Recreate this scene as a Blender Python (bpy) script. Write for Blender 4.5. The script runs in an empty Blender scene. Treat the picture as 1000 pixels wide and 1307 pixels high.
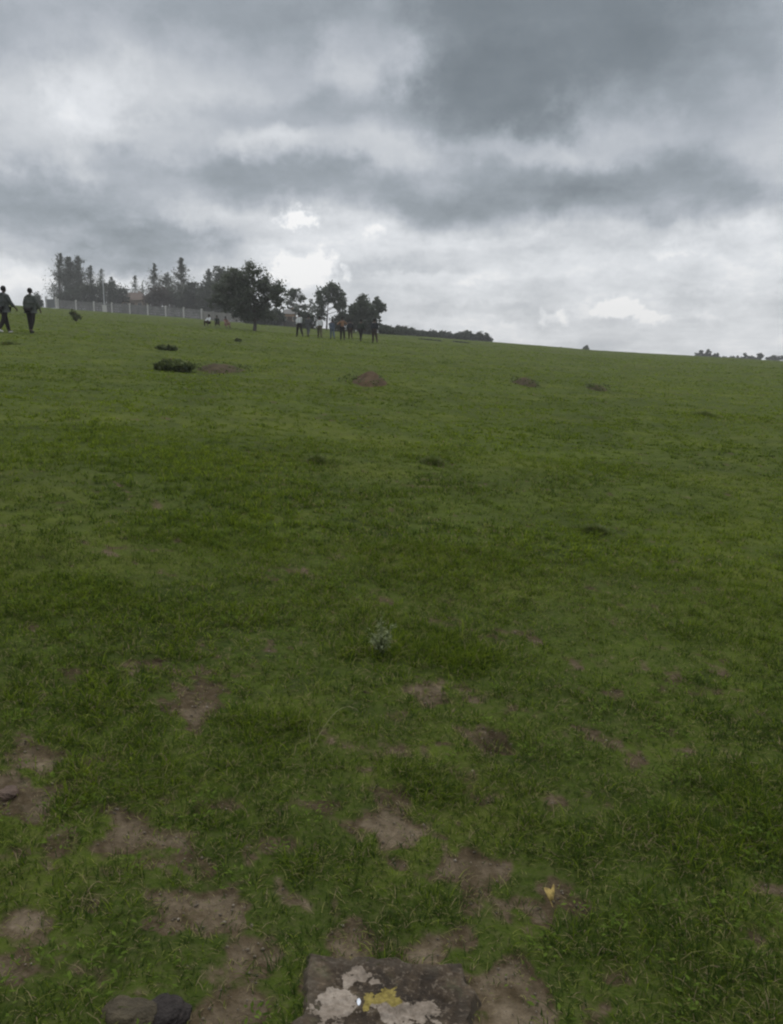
import bpy, bmesh, math, random
import numpy as np
from mathutils import Vector, Matrix

random.seed(7)
RNG = np.random.default_rng(11)
S = bpy.context.scene
COL = S.collection

# ------------------------------------------------------------------ photograph geometry (used to lay the place out)
F = 1087.6; CU, CV = 500.0, 653.5
PITCH = math.atan(198.5 / F); CP, SP = math.cos(PITCH), math.sin(PITCH)
CAMZ = 1.55

def ray(u, v):
    xc, yc = (u - CU) / F, -(v - CV) / F
    return np.array([xc, CP + yc * SP, -SP + yc * CP])

def project(x, y, z):
    dz = z - CAMZ
    dep = y * CP - dz * SP
    d = np.where(dep > 0.05, dep, 0.05)
    return CU + F * x / d, CV - F * (y * SP + dz * CP) / d, dep

# ------------------------------------------------------------------ numpy noise
def _hash(ix, iy, seed):
    h = (ix.astype(np.int64) * 374761393 + iy.astype(np.int64) * 668265263 + seed * 974634777) & 0x7fffffff
    h = ((h ^ (h >> 13)) * 1274126177) & 0x7fffffff
    h = (h ^ (h >> 16)) & 0xffff
    return h / 65535.0

def vnoise(x, y, seed=0):
    x = np.asarray(x, float); y = np.asarray(y, float)
    xi, yi = np.floor(x), np.floor(y)
    fx, fy = x - xi, y - yi
    fx = fx * fx * (3 - 2 * fx); fy = fy * fy * (3 - 2 * fy)
    a = _hash(xi, yi, seed); b = _hash(xi + 1, yi, seed)
    c = _hash(xi, yi + 1, seed); d = _hash(xi + 1, yi + 1, seed)
    return (a + (b - a) * fx) * (1 - fy) + (c + (d - c) * fx) * fy

def fbm(x, y, seed=0, octs=4):
    t = 0; a = 0.5; n = 0
    for k in range(octs):
        t = t + a * vnoise(x * 2 ** k + 13.7 * k, y * 2 ** k - 7.3 * k, seed + k); n += a; a *= 0.5
    return t / n

def sstep(a, b, x):
    t = np.clip((x - a) / (b - a), 0, 1)
    return t * t * (3 - 2 * t)

# ------------------------------------------------------------------ terrain
def hz_base(x, y):
    d = np.hypot(x, y); q = 4.2e-5
    m = 0.0415 * y - 0.0773 * x + .028 * np.maximum(0, x - .24 * np.maximum(y, 0))
    z = m - q * np.minimum(d, 330.) ** 2 - 2 * q * 330. * np.maximum(d - 330., 0)
    return z

def hz(x, y):
    x = np.asarray(x, float); y = np.asarray(y, float)
    d = np.hypot(x, y)
    w = 1 / (1 + (d / 60.) ** 2)
    z = hz_base(x, y)
    z = z + 0.05 * (fbm(x * .9, y * .9, 3, 3) - .5) + 0.035 * (fbm(x * 3.1, y * 3.1, 9, 3) - .5) * w
    z = z + 0.30 * (fbm(x * .09, y * .09, 21, 3) - .5) * sstep(6, 40, d)
    return z

def ground_px(u, v):
    r = ray(u, v)
    t = np.concatenate([np.linspace(1, 12, 3000), np.linspace(12, 400, 8000)])
    px, py, pz = r[0] * t, r[1] * t, CAMZ + r[2] * t
    below = np.nonzero(pz < hz_base(px, py))[0]
    if len(below) == 0: return None
    k = below[0]
    return px[k], py[k]

def at_dist(u, Y):
    """ground point seen in column u at forward distance Y"""
    x = 0.0
    for _ in range(6):
        z = float(hz(x, Y)); dep = Y * CP - (z - CAMZ) * SP
        x = (u - CU) / F * dep
    return x, Y, float(hz(x, Y))

def px_at(u, v, Y):
    r = ray(u, v); t = Y / r[1]
    return np.array([r[0] * t, Y, CAMZ + r[2] * t])

# bare earth and lush patches of this field
BARE = [(490,1060,58,30,1.35),(545,1108,60,24,1),(270,1155,45,22,1),(155,1065,58,24,.85),(240,1085,30,18,.65),(60,1170,40,18,.7),
 (25,1235,40,20,.9),(350,1130,42,22,.7),(380,1070,25,20,.5),(430,1190,110,26,.9),(600,945,50,20,.9),(640,950,36,16,1.2),
 (560,890,40,14,.8),(230,905,32,16,1),(40,960,35,16,.9),(15,1010,30,14,1),(700,1030,22,22,.9),(680,1130,32,22,.8),(690,1200,30,18,.7),
 (655,1240,40,25,.8),(990,1140,25,12,.9),(935,845,30,12,.7),(825,890,20,12,.8),(665,800,34,9,.8),(180,840,30,9,.8),
 (980,1210,28,22,.8),(880,960,24,10,.6),(340,905,30,8,.7),(120,1240,45,14,.5),(495,1215,125,40,1),(500,1280,130,60,1.2),(215,1290,50,20,.5),
 (800,1235,18,18,.4),(580,1165,80,25,.7),(300,1020,40,15,.4),(780,880,40,10,.5),(600,1020,40,20,.6),(735,940,35,14,.5),(330,735,50,8,.5),(570,620,60,6,.35)]
LUSH = [(930,1055,110,60,1),(330,930,65,40,.8),(130,985,75,45,.8),(80,780,95,40,.7),(560,830,80,25,.6),(250,780,85,40,.7),
 (400,1105,70,32,.5),(800,1075,90,40,.6),(540,1015,90,25,.5),(120,1150,50,30,.3),(700,960,60,30,.3),(850,1180,110,50,.5),
 (200,590,150,25,.5),(640,560,120,20,.4),(300,680,160,30,.5),(620,700,130,30,.4),(520,850,60,25,.5),(100,880,80,25,.5),(900,1260,100,40,.3)]

def blobs(L, u, v, wob, wob2):
    t = np.zeros_like(u)
    for (a, b, ru, rv, s) in L:
        t = np.maximum(t, s * np.exp(-(((u - a) / ru + wob) ** 2 + ((v - b) / rv + wob2) ** 2) * .8))
    return t

def fields(x, y):
    """soil 0..1 and lush 0..1 of the ground at world x, y"""
    z = hz_base(x, y)
    u, v, dep = project(x, y, z)
    ok = dep > .8
    w1 = (fbm(x * 5.5, y * 5.5, 31, 5) - .5) * 4.2
    w2 = (fbm(x * 5.5 + 50, y * 5.5, 37, 5) - .5) * 4.2
    so = np.where(ok, blobs(BARE, u, v, w1, w2), 0)
    lu = np.where(ok, blobs(LUSH, u, v, w1 * .7, w2 * .7), 0)
    d = np.hypot(x, y)
    near = 1 - sstep(2.5, 9, d)
    n = fbm(x * 2.3, y * 2.3, 41, 4)
    n2 = fbm(x * 9, y * 9, 47, 3)
    n3 = fbm(x * 19, y * 19, 49, 3)
    so = so * (0.92 + 1.2 * (n2 - .5)) + (n - .5) * (.6 + .6 * near) + .065 * near - .10 + (n2 - .5) * 1.1 + (n3 - .5) * 1.25
    soil = sstep(.0, .86, so - .45 * lu)
    lush = np.clip(lu + (fbm(x * .8, y * .8, 53, 3) - .5) * 1.0, 0, 1) * (1 - soil)
    return soil, lush

# ------------------------------------------------------------------ object helpers
def link(o, parent=None):
    COL.objects.link(o)
    if parent is not None: o.parent = parent
    return o

def mesh_np(name, verts, faces, mat, parent=None, attrs=None, smooth=False):
    """faces: list of int arrays (n,3) / (n,4)"""
    me = bpy.data.meshes.new(name)
    verts = np.asarray(verts, np.float32)
    me.vertices.add(len(verts)); me.vertices.foreach_set('co', verts.ravel())
    fs = [np.asarray(f, np.int32) for f in (faces if isinstance(faces, list) else [faces])]
    li = np.concatenate([f.ravel() for f in fs])
    tot = np.concatenate([np.full(len(f), f.shape[1], np.int32) for f in fs])
    st = np.concatenate([[0], np.cumsum(tot)[:-1]]).astype(np.int32)
    me.loops.add(len(li)); me.loops.foreach_set('vertex_index', li)
    me.polygons.add(len(tot)); me.polygons.foreach_set('loop_start', st); me.polygons.foreach_set('loop_total', tot)
    if smooth: me.polygons.foreach_set('use_smooth', np.ones(len(tot), bool))
    me.update(calc_edges=True)
    for k, a in (attrs or {}).items():
        at = me.attributes.new(k, 'FLOAT', 'POINT'); at.data.foreach_set('value', np.asarray(a, np.float32))
    me.materials.append(mat)
    return link(bpy.data.objects.new(name, me), parent)

def bm_obj(name, bm, mat, parent=None, smooth=False):
    me = bpy.data.meshes.new(name)
    if smooth:
        for f in bm.faces: f.smooth = True
    bm.to_mesh(me); bm.free(); me.materials.append(mat)
    return link(bpy.data.objects.new(name, me), parent)

def tag(o, label=None, cat=None, group=None, kind=None):
    if label: o['label'] = label
    if cat: o['category'] = cat
    if group: o['group'] = group
    if kind: o['kind'] = kind
    return o

def empty(name, loc, label, cat, group=None, rz=0):
    o = bpy.data.objects.new(name, None); o.empty_display_size = .2
    o.location = loc; o.rotation_euler.z = rz
    link(o); return tag(o, label, cat, group)

def box_bm(bm, c, s, rot=None, bevel=0):
    r = bmesh.ops.create_cube(bm, size=1)
    M = Matrix.Translation(c) @ (rot.to_4x4() if rot else Matrix()) @ Matrix.Diagonal((*s, 1))
    bmesh.ops.transform(bm, matrix=M, verts=r['verts'])
    return r['verts']

def tube_np(pts, rad, n=6):
    """tapered tube along points -> verts, quads"""
    pts = np.asarray(pts, float); m = len(pts)
    V = []; 
    for i in range(m):
        t = pts[min(i + 1, m - 1)] - pts[max(i - 1, 0)]; t /= (np.linalg.norm(t) + 1e-9)
        a = np.cross(t, [0.31, .9, .2]); a /= np.linalg.norm(a); b = np.cross(t, a)
        for k in range(n):
            th = 2 * math.pi * k / n
            V.append(pts[i] + rad[i] * (a * math.cos(th) + b * math.sin(th)))
    Q = []
    for i in range(m - 1):
        for k in range(n):
            Q.append((i * n + k, i * n + (k + 1) % n, (i + 1) * n + (k + 1) % n, (i + 1) * n + k))
    return np.array(V), np.array(Q, int)

class Tubes:
    def __init__(s): s.V = []; s.Q = []; s.n = 0
    def add(s, pts, rad, n=6):
        v, q = tube_np(pts, rad, n); s.V.append(v); s.Q.append(q + s.n); s.n += len(v)
    def build(s, name, mat, parent): return mesh_np(name, np.concatenate(s.V), np.concatenate(s.Q), mat, parent, smooth=True)

# ------------------------------------------------------------------ materials
def lin(c): 
    c = c / 255.0
    return c / 12.92 if c <= .04045 else ((c + .055) / 1.055) ** 2.4
def rgb(r, g, b): return (lin(r), lin(g), lin(b), 1)

class NT:
    def __init__(s, tree): s.t = tree; s.L = tree.links
    def new(s, typ, **kw):
        n = s.t.nodes.new(typ)
        for k, v in kw.items(): setattr(n, k, v)
        return n
    def put(s, sock, v):
        if isinstance(v, bpy.types.NodeSocket): s.L.new(v, sock)
        else: sock.default_value = v
    def math(s, op, a, b=None, c=None, clamp=False):
        n = s.new('ShaderNodeMath', operation=op); n.use_clamp = clamp
        s.put(n.inputs[0], a)
        if b is not None: s.put(n.inputs[1], b)
        if c is not None: s.put(n.inputs[2], c)
        return n.outputs[0]
    def vmath(s, op, a, b=None):
        n = s.new('ShaderNodeVectorMath', operation=op); s.put(n.inputs[0], a)
        if b is not None:
            if op == 'SCALE': s.put(n.inputs['Scale'], b)
            else: s.put(n.inputs[1], b)
        return n.outputs[1] if op in ('LENGTH', 'DOT_PRODUCT') else n.outputs[0]
    def noise(s, vec, scale, detail=4, rough=.55, color=False, dist=0):
        n = s.new('ShaderNodeTexNoise'); s.put(n.inputs['Vector'], vec)
        n.inputs['Scale'].default_value = scale; n.inputs['Detail'].default_value = detail
        n.inputs['Roughness'].default_value = rough; n.inputs['Distortion'].default_value = dist
        return n.outputs['Color'] if color else n.outputs[0]
    def range(s, v, a, b, c=0., d=1., mode='SMOOTHSTEP'):
        n = s.new('ShaderNodeMapRange', interpolation_type=mode); s.put(n.inputs[0], v)
        for i, k in enumerate((a, b, c, d)): n.inputs[1 + i].default_value = k
        return n.outputs[0]
    def ramp(s, v, stops):
        n = s.new('ShaderNodeValToRGB'); s.put(n.inputs[0], v); e = n.color_ramp.elements
        while len(e) < len(stops): e.new(.5)
        for k, (p, c) in enumerate(stops): e[k].position = p; e[k].color = c
        return n.outputs[0]
    def mix(s, f, a, b, blend='MIX'):
        n = s.new('ShaderNodeMix', data_type='RGBA', blend_type=blend); s.put(n.inputs[0], f)
        s.put(n.inputs[6], a); s.put(n.inputs[7], b); return n.outputs[2]
    def attr(s, name):
        n = s.new('ShaderNodeAttribute', attribute_name=name); return n.outputs['Fac']
    def coord(s, what='Object'):
        return s.new('ShaderNodeTexCoord').outputs[what]

def material(name):
    m = bpy.data.materials.new(name); m.use_nodes = True
    t = NT(m.node_tree); b = m.node_tree.nodes['Principled BSDF']
    return m, t, b

def mat_simple(name, col, rough=.8, var=.25, scale=8, bump=0, spec=.3, metal=0):
    m, t, b = material(name)
    n = t.noise(t.coord(), scale, 4)
    c2 = tuple(min(1, x * (1 + var)) for x in col[:3]) + (1,); c1 = tuple(x * (1 - var) for x in col[:3]) + (1,)
    t.put(b.inputs['Base Color'], t.ramp(n, [(.3, c1), (.7, c2)]))
    b.inputs['Roughness'].default_value = rough; b.inputs['Specular IOR Level'].default_value = spec; b.inputs['Metallic'].default_value = metal
    if bump:
        bn = t.new('ShaderNodeBump'); bn.inputs['Strength'].default_value = bump; bn.inputs['Distance'].default_value = .02
        t.put(bn.inputs['Height'], t.noise(t.coord(), scale * 4, 5)); t.put(b.inputs['Normal'], bn.outputs[0])
    return m

def mat_leaf(name, c_dark, c_light, trans=.25, extra=None, sheen=.02):
    """foliage: tone attribute picks the leaf colour, dark to light"""
    m = bpy.data.materials.new(name); m.use_nodes = True
    t = NT(m.node_tree); nt = m.node_tree; nt.nodes.remove(nt.nodes['Principled BSDF'])
    stops = [(0., c_dark), (1., c_light)]
    if extra: stops = [(0., c_dark), (.78, c_light), (.95, extra)]
    c = t.ramp(t.attr('tone'), stops)
    d = t.new('ShaderNodeBsdfDiffuse'); t.put(d.inputs[0], c)
    tr = t.new('ShaderNodeBsdfTranslucent'); t.put(tr.inputs[0], c)
    mx = t.new('ShaderNodeMixShader'); mx.inputs[0].default_value = trans
    t.L.new(d.outputs[0], mx.inputs[1]); t.L.new(tr.outputs[0], mx.inputs[2])
    g = t.new('ShaderNodeBsdfGlossy'); g.inputs['Roughness'].default_value = .5; g.inputs[0].default_value = (.8, .85, .9, 1)
    m2 = t.new('ShaderNodeMixShader'); m2.inputs[0].default_value = sheen
    t.L.new(mx.outputs[0], m2.inputs[1]); t.L.new(g.outputs[0], m2.inputs[2])
    t.L.new(m2.outputs[0], nt.nodes['Material Output'].inputs[0])
    return m

# ------------------------------------------------------------------ ground
def build_ground():
    NR, NA = 700, 900
    r = 0.25 * (640 / .25) ** (np.arange(NR) / (NR - 1))
    # finer steps of angle in front of the camera than behind it
    s = np.linspace(0, 1, NA, endpoint=False)
    ang = 2 * math.pi * s - .72 * np.sin(2 * math.pi * s)      # densest round s = 0 -> +Y
    R, A = np.meshgrid(r, ang, indexing='ij')
    x, y = R * np.sin(A), R * np.cos(A)
    z = hz(x, y)
    soil, lush = fields(x, y)
    z = z - .008 * soil
    z = z + .010 * (fbm(x * 22, y * 22, 61, 3) - .5) * (1 - sstep(4, 12, R)) - .004
    # burrow in the bare patch
    g = ground_px(635, 948)
    dd = np.hypot((x - g[0]) / 1.25, y - g[1])
    z = z - .075 * np.exp(-(dd / .05) ** 2)
    V = np.stack([x.ravel(), y.ravel(), z.ravel()], 1)
    V = np.vstack([V, [[0, 0, float(hz(0, 0))]]])
    i, j = np.meshgrid(np.arange(NR - 1), np.arange(NA), indexing='ij')
    j2 = (j + 1) % NA
    Q = np.stack([i * NA + j, i * NA + j2, (i + 1) * NA + j2, (i + 1) * NA + j], -1).reshape(-1, 4)
    T = np.array([[NR * NA, (k + 1) % NA, k] for k in range(NA)])
    Q = Q[:, ::-1]; 
    m, t, b = material('field_earth_and_turf')
    P = t.new('ShaderNodeNewGeometry').outputs['Position']
    so, lu = t.attr('soil'), t.attr('lush')
    n1 = t.noise(P, 38, 5, .65); n2 = t.noise(P, 7, 4, .6); n3 = t.noise(P, 1.1, 4, .6); n4 = t.noise(P, .12, 4, .6)
    n5 = t.noise(P, 130, 3, .6)
    earth = t.ramp(t.math('ADD', t.math('MULTIPLY', n1, .35), t.math('ADD', t.math('MULTIPLY', n2, .35), t.math('MULTIPLY', t.noise(P, 3.2, 3, .5), .3))),
                   [(.34, (.032, .024, .013, 1)), (.48, (.068, .051, .030, 1)), (.58, (.114, .088, .056, 1)), (.68, (.225, .180, .128, 1))])
    earth = t.mix(t.range(n5, .58, .8, 0, .4), earth, (.22, .18, .14, 1))
    # far turf seen at a grazing angle: mix of blades and litter
    turf = t.ramp(t.math('ADD', t.math('ADD', t.math('MULTIPLY', n1, .3), t.math('MULTIPLY', n2, .2)), t.math('ADD', t.math('MULTIPLY', n3, .3), t.math('MULTIPLY', n4, .2))),
                  [(.34, (.021, .032, .008, 1)), (.5, (.056, .081, .012, 1)), (.64, (.104, .138, .018, 1))])
    turf = t.mix(t.math('MULTIPLY', lu, .4), turf, (.034, .058, .014, 1))
    lit = t.range(t.math('ADD', t.math('MULTIPLY', n1, .7), t.math('MULTIPLY', n5, .3)), .42, .62)
    turf = t.mix(t.math('MULTIPLY', lit, .5), turf, (.066, .062, .032, 1))
    # small dark tussock marks and straw
    turf = t.mix(t.range(t.noise(P, .55, 4, .6), .48, .68, 0, .35), turf, (.105, .118, .022, 1))
    tus = t.range(t.noise(P, 1.9, 3, .6), .60, .72)
    turf = t.mix(t.math('MULTIPLY', tus, .6), turf, (.026, .036, .013, 1))
    straw = t.range(t.noise(P, .35, 3, .6), .56, .74)
    turf = t.mix(t.math('MULTIPLY', straw, .22), turf, (.105, .105, .044, 1))
    earth = t.mix(t.range(t.math('ADD', so, t.math('MULTIPLY', t.math('SUBTRACT', n2, .5), .8)), 0.80, 1.15, 0, .28), earth, (.26, .212, .155, 1))
    edge = t.math('ADD', so, t.math('MULTIPLY', t.math('SUBTRACT', n1, .5), .5))
    c = t.mix(t.range(edge, .15, .75), turf, earth)
    t.put(b.inputs['Base Color'], c); b.inputs['Roughness'].default_value = 1; b.inputs['Specular IOR Level'].default_value = .05
    bn = t.new('ShaderNodeBump'); bn.inputs['Strength'].default_value = .8; bn.inputs['Distance'].default_value = .02
    t.put(bn.inputs['Height'], t.math('ADD', n1, t.math('MULTIPLY', n5, .3))); t.put(b.inputs['Normal'], bn.outputs[0])
    o = mesh_np('ground', V, [Q, T[:, ::-1]], m, None, {'soil': np.append(soil.ravel(), 0), 'lush': np.append(lush.ravel(), 0)}, smooth=True)
    # make sure the sheet faces up
    if o.data.polygons[1000].normal.z < 0: o.data.flip_normals()
    return tag(o, kind='structure')

build_ground()

# ------------------------------------------------------------------ grass: every blade a bent strip
SLAB = (0.0, 0.0)
def slab_mask(x, y):
    u, v, dep = project(x, y, hz_base(x, y))
    w = (fbm(x * 8, y * 8, 71, 2) - .5) * 30
    a = (np.abs(u - 498 + w * 2.0) < 88) & (v > 1232 + w * 1.3) & (v < 1500) & (dep > .5)
    b = (((u - 165) / 26) ** 2 + ((v - 1284) / 18) ** 2 < 1) | (((u - 214) / 24) ** 2 + ((v - 1280) / 18) ** 2 < 1)
    return a | (b & (dep > .5))

def blades_mesh(name, x, y, hgt, wid, lean, yaw, tone, mat, parent=None, flat=None):
    n = len(x)
    z = hz(x, y) - .006
    # direction of bend
    bx, by = np.cos(yaw), np.sin(yaw)
    px_, py_ = -by, bx
    V = np.empty((n, 5, 3), np.float32)
    for k, (f, wf) in enumerate(((0, 1.), (.55, .8), (1., 0.))):
        # arc: goes up then bends over
        up = hgt * (f - .45 * lean * f * f); out = hgt * lean * (0.35 * f + .65 * f * f)
        cx, cy, cz = x + bx * out, y + by * out, z + np.maximum(up, 0)
        if k < 2:
            V[:, 2 * k, 0] = cx - px_ * wid * wf * .5; V[:, 2 * k, 1] = cy - py_ * wid * wf * .5; V[:, 2 * k, 2] = cz
            V[:, 2 * k + 1, 0] = cx + px_ * wid * wf * .5; V[:, 2 * k + 1, 1] = cy + py_ * wid * wf * .5; V[:, 2 * k + 1, 2] = cz
        else:
            V[:, 4, 0] = cx; V[:, 4, 1] = cy; V[:, 4, 2] = cz
    base = np.arange(n)[:, None] * 5
    Q = base + np.array([[0, 1, 3, 2]]); T = base + np.array([[2, 3, 4]])
    return mesh_np(name, V.reshape(-1, 3), [Q, T], mat, parent, {'tone': np.repeat(tone, 5)})

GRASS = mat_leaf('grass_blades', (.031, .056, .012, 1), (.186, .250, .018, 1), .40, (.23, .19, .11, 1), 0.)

def build_grass():
    X, Y, H, W, LE, YA, TO = [], [], [], [], [], [], []
    bands = [(.9, 3.2, 27000, .62), (3.2, 6, 14000, .85), (6, 11, 4600, 1.45), (11, 20, 1300, 2.5), (20, 38, 340, 4.3), (38, 75, 85, 7.5), (75, 160, 17, 13)]
    for bi, (a, b, dens, ws) in enumerate(bands):
        half = math.radians(54 if a < 11 else 41 if a < 38 else 34)
        area = half * (b * b - a * a)
        n = int(area * dens * .62)
        # tuft centres then blades about them
        nt = n // 9
        d = np.sqrt(RNG.uniform(a * a, b * b, nt)); th = RNG.uniform(-half, half, nt)
        tx, ty = d * np.sin(th), d * np.cos(th)
        soil, lush = fields(tx, ty)
        cl = fbm(tx * 1.7, ty * 1.7, 81, 3)
        keep = RNG.random(nt) < np.clip((1 - soil) ** 1.3 * (.30 + .9 * cl) + .75 * lush * (1 - soil), .20, 1)
        keep &= ~slab_mask(tx, ty)
        tx, ty, soil, lush, cl, d = [q[keep] for q in (tx, ty, soil, lush, cl, d)]
        nb = RNG.integers(6, 13, len(tx))
        idx = np.repeat(np.arange(len(tx)), nb); m = len(idx)
        sp = (.028 + .022 * RNG.random(len(tx)))[idx] * (1 if ws < 2.5 else ws * .42)
        ya = RNG.uniform(0, 2 * math.pi, m); rr = sp * np.sqrt(RNG.random(m))
        x = tx[idx] + rr * np.cos(ya); y = ty[idx] + rr * np.sin(ya)
        cl, lu, so = cl[idx], lush[idx], soil[idx]
        tall = RNG.random(len(tx))[idx]
        h = (.013 + .024 * cl + .044 * lu + .032 * tall ** 6) * (.55 + .8 * RNG.random(m)) * (1 - .55 * so)
        h *= 1 + .35 * sstep(12, 60, np.hypot(x, y))
        # scattered taller tussocks
        tus = sstep(.66, .74, fbm(x * .55, y * .55, 91, 3)); h *= 1 + .5 * tus
        w = (.0026 + .0022 * RNG.random(m)) * ws * (1 + .35 * lu)
        le = np.clip(RNG.normal(1.0, .38, m), .15, 1.7)
        yaw = ya + RNG.normal(0, 1.0, m)
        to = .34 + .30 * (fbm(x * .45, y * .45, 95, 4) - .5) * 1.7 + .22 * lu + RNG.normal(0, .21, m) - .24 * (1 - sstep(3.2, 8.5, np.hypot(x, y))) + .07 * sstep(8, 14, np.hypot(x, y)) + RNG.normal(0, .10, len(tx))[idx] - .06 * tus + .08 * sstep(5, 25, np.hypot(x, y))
        big = fbm(x * .07, y * .07, 97, 3); to += (big - .5) * .18
        to = np.clip(to, 0, .80)
        dry = RNG.random(m) < (.03 + .14 * sstep(.52, .68, fbm(x * .3, y * .3, 99, 3)) + .25 * so + .07 * (1 - lu) * (np.hypot(x, y) < 7)); to = np.where(dry, RNG.uniform(.84, 1, m), to); h = np.where(dry, h * .75, h); le = np.where(dry, le + .25, le)
        for A_, q in zip((X, Y, H, W, LE, YA, TO), (x, y, h, w, le, yaw, to)): A_.append(q)
    X, Y, H, W, LE, YA, TO = [np.concatenate(q) for q in (X, Y, H, W, LE, YA, TO)]
    ok = ~slab_mask(X, Y)
    X, Y, H, W, LE, YA, TO = [q[ok] for q in (X, Y, H, W, LE, YA, TO)]
    print('BLADES', len(X))
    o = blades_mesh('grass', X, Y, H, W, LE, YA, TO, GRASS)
    tag(o, kind='stuff'); o['label'] = 'short patchy green pasture grass'
    return o
build_grass()

def build_clods():
    """crumbs of earth lying on the bare patches near the camera"""
    n = 26000; half = math.radians(35)
    d = np.sqrt(RNG.uniform(1.2 ** 2, 7.5 ** 2, n)); th = RNG.uniform(-half, half, n)
    d = np.where(RNG.random(n) < .6, 1.2 + (d - 1.2) * .45, d)
    x, y = d * np.sin(th), d * np.cos(th); soil, _ = fields(x, y)
    k = (RNG.random(n) < sstep(.25, .8, soil)) & ~slab_mask(x, y); x, y = x[k], y[k]; n = len(x)
    r = .0016 + .0050 * RNG.random(n) ** 5
    z = hz(x, y) - .009 + r * .3
    P = np.array([[1, 0, 0], [-1, 0, 0], [0, 1, 0], [0, -1, 0], [0, 0, 1], [0, 0, -1.]])
    V = P[None] * r[:, None, None] * RNG.uniform(.55, 1.35, (n, 6, 1)); a = RNG.uniform(0, 6.28, n)[:, None]
    V = np.stack([V[..., 0] * np.cos(a) - V[..., 1] * np.sin(a), V[..., 0] * np.sin(a) + V[..., 1] * np.cos(a), V[..., 2] * .75], -1) + np.stack([x, y, z], 1)[:, None]
    Fc = np.array([[0, 2, 4], [2, 1, 4], [1, 3, 4], [3, 0, 4], [2, 0, 5], [1, 2, 5], [3, 1, 5], [0, 3, 5]])
    m, t, b = material('earth_crumbs')
    t.put(b.inputs['Base Color'], t.ramp(t.attr('tone'), [(0., (.08, .065, .046, 1)), (.8, (.15, .124, .09, 1)), (1., (.26, .225, .18, 1))])); b.inputs['Roughness'].default_value = 1
    o = mesh_np('earth_crumbs', V.reshape(-1, 3), (np.arange(n)[:, None, None] * 6 + Fc[None]).reshape(-1, 3), m, None, {'tone': np.repeat(RNG.random(n), 6)})
    tag(o, kind='stuff'); o['label'] = 'loose crumbs of bare earth between the grass'
build_clods()

def build_weeds():
    """small-leaved creeping weeds woven through the sward near the camera"""
    nc = 5200; half = math.radians(34)
    d = 1.3 + 11 * RNG.random(nc) ** 1.1; th = RNG.uniform(-half, half, nc)
    cx, cy = d * np.sin(th), d * np.cos(th); soil, lush = fields(cx, cy)
    k = (RNG.random(nc) < .25 + .6 * lush) & (fbm(cx * 1.3, cy * 1.3, 201, 2) > .46) & ~slab_mask(cx, cy)
    cx, cy = cx[k], cy[k]; nl = RNG.integers(8, 26, len(cx)); i = np.repeat(np.arange(len(cx)), nl); m = len(i)
    a = RNG.uniform(0, 6.28, m); r = (.02 + .05 * RNG.random(len(cx)))[i] * np.sqrt(RNG.random(m))
    x, y = cx[i] + r * np.cos(a), cy[i] + r * np.sin(a); z = hz(x, y) + .006 + .040 * RNG.random(m) * (1.1 - r / .08)
    sz = RNG.uniform(.004, .010, m) * (1 + .08 * np.hypot(x, y)); yaw = a + RNG.normal(0, .5, m); tl = RNG.normal(.25, .35, m)
    ux, uy, uz = np.cos(yaw) * np.cos(tl), np.sin(yaw) * np.cos(tl), np.sin(tl)
    px_, py_ = -np.sin(yaw) * .42, np.cos(yaw) * .42
    V = np.empty((m, 4, 3)); c = np.stack([x, y, z], 1); U = np.stack([ux, uy, uz], 1) * sz[:, None]; Pp = np.stack([px_, py_, .1 * np.ones(m)], 1) * sz[:, None]
    V[:, 0] = c - U; V[:, 1] = c + Pp; V[:, 2] = c + U; V[:, 3] = c - Pp * np.array([1, 1, -1])
    m_ = mat_leaf('creeping_weed_leaves', (.040, .066, .012, 1), (.120, .175, .030, 1), .3, None, 0.)
    o = mesh_np('creeping_weeds', V.reshape(-1, 3), np.arange(m)[:, None] * 4 + np.arange(4)[None], m_, None, {'tone': np.repeat(np.clip(RNG.normal(.5, .22, m), 0, 1), 4)})
    tag(o, kind='stuff'); o['label'] = 'small-leaved creeping weeds in the grass'
build_weeds()

# ------------------------------------------------------------------ foliage helpers
def leaf_cloud(centres, size, tone, squash=.6):
    """one small bent leaf cluster (quad) per centre"""
    n = len(centres)
    nrm = RNG.normal(size=(n, 3)); nrm /= np.linalg.norm(nrm, axis=1)[:, None]
    a = np.cross(nrm, RNG.normal(size=(n, 3))); a /= np.linalg.norm(a, axis=1)[:, None]
    b = np.cross(nrm, a)
    s = (size * (.6 + .8 * RNG.random(n)))[:, None]
    V = np.empty((n, 4, 3))
    V[:, 0] = centres - a * s; V[:, 1] = centres + b * s * squash - nrm * s * .15
    V[:, 2] = centres + a * s; V[:, 3] = centres - b * s * squash - nrm * s * .15
    Q = np.arange(n)[:, None] * 4 + np.arange(4)[None]
    return V.reshape(-1, 3), Q, np.repeat(tone, 4)

BARK = mat_simple('tree_bark', (.075, .065, .055, 1), .95, .35, 6, .5)
LEAF_GREY = mat_leaf('grey_green_needles', (.046, .057, .040, 1), (.100, .118, .080, 1), .25)
LEAF_DARK = mat_leaf('dark_evergreen_leaves', (.026, .034, .022, 1), (.066, .082, .048, 1), .25)
LEAF_MID = mat_leaf('mid_green_leaves', (.038, .049, .032, 1), (.102, .120, .076, 1), .3)
LEAF_FIELD = mat_leaf('field_tree_leaves', (.055, .066, .047, 1), (.140, .158, .106, 1), .38)
LEAF_RUST = mat_leaf('reddish_dark_leaves', (.030, .024, .018, 1), (.066, .052, .036, 1), .2)
LEAF_PALE = mat_leaf('pale_gum_leaves', (.050, .066, .043, 1), (.115, .138, .090, 1), .3)

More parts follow.
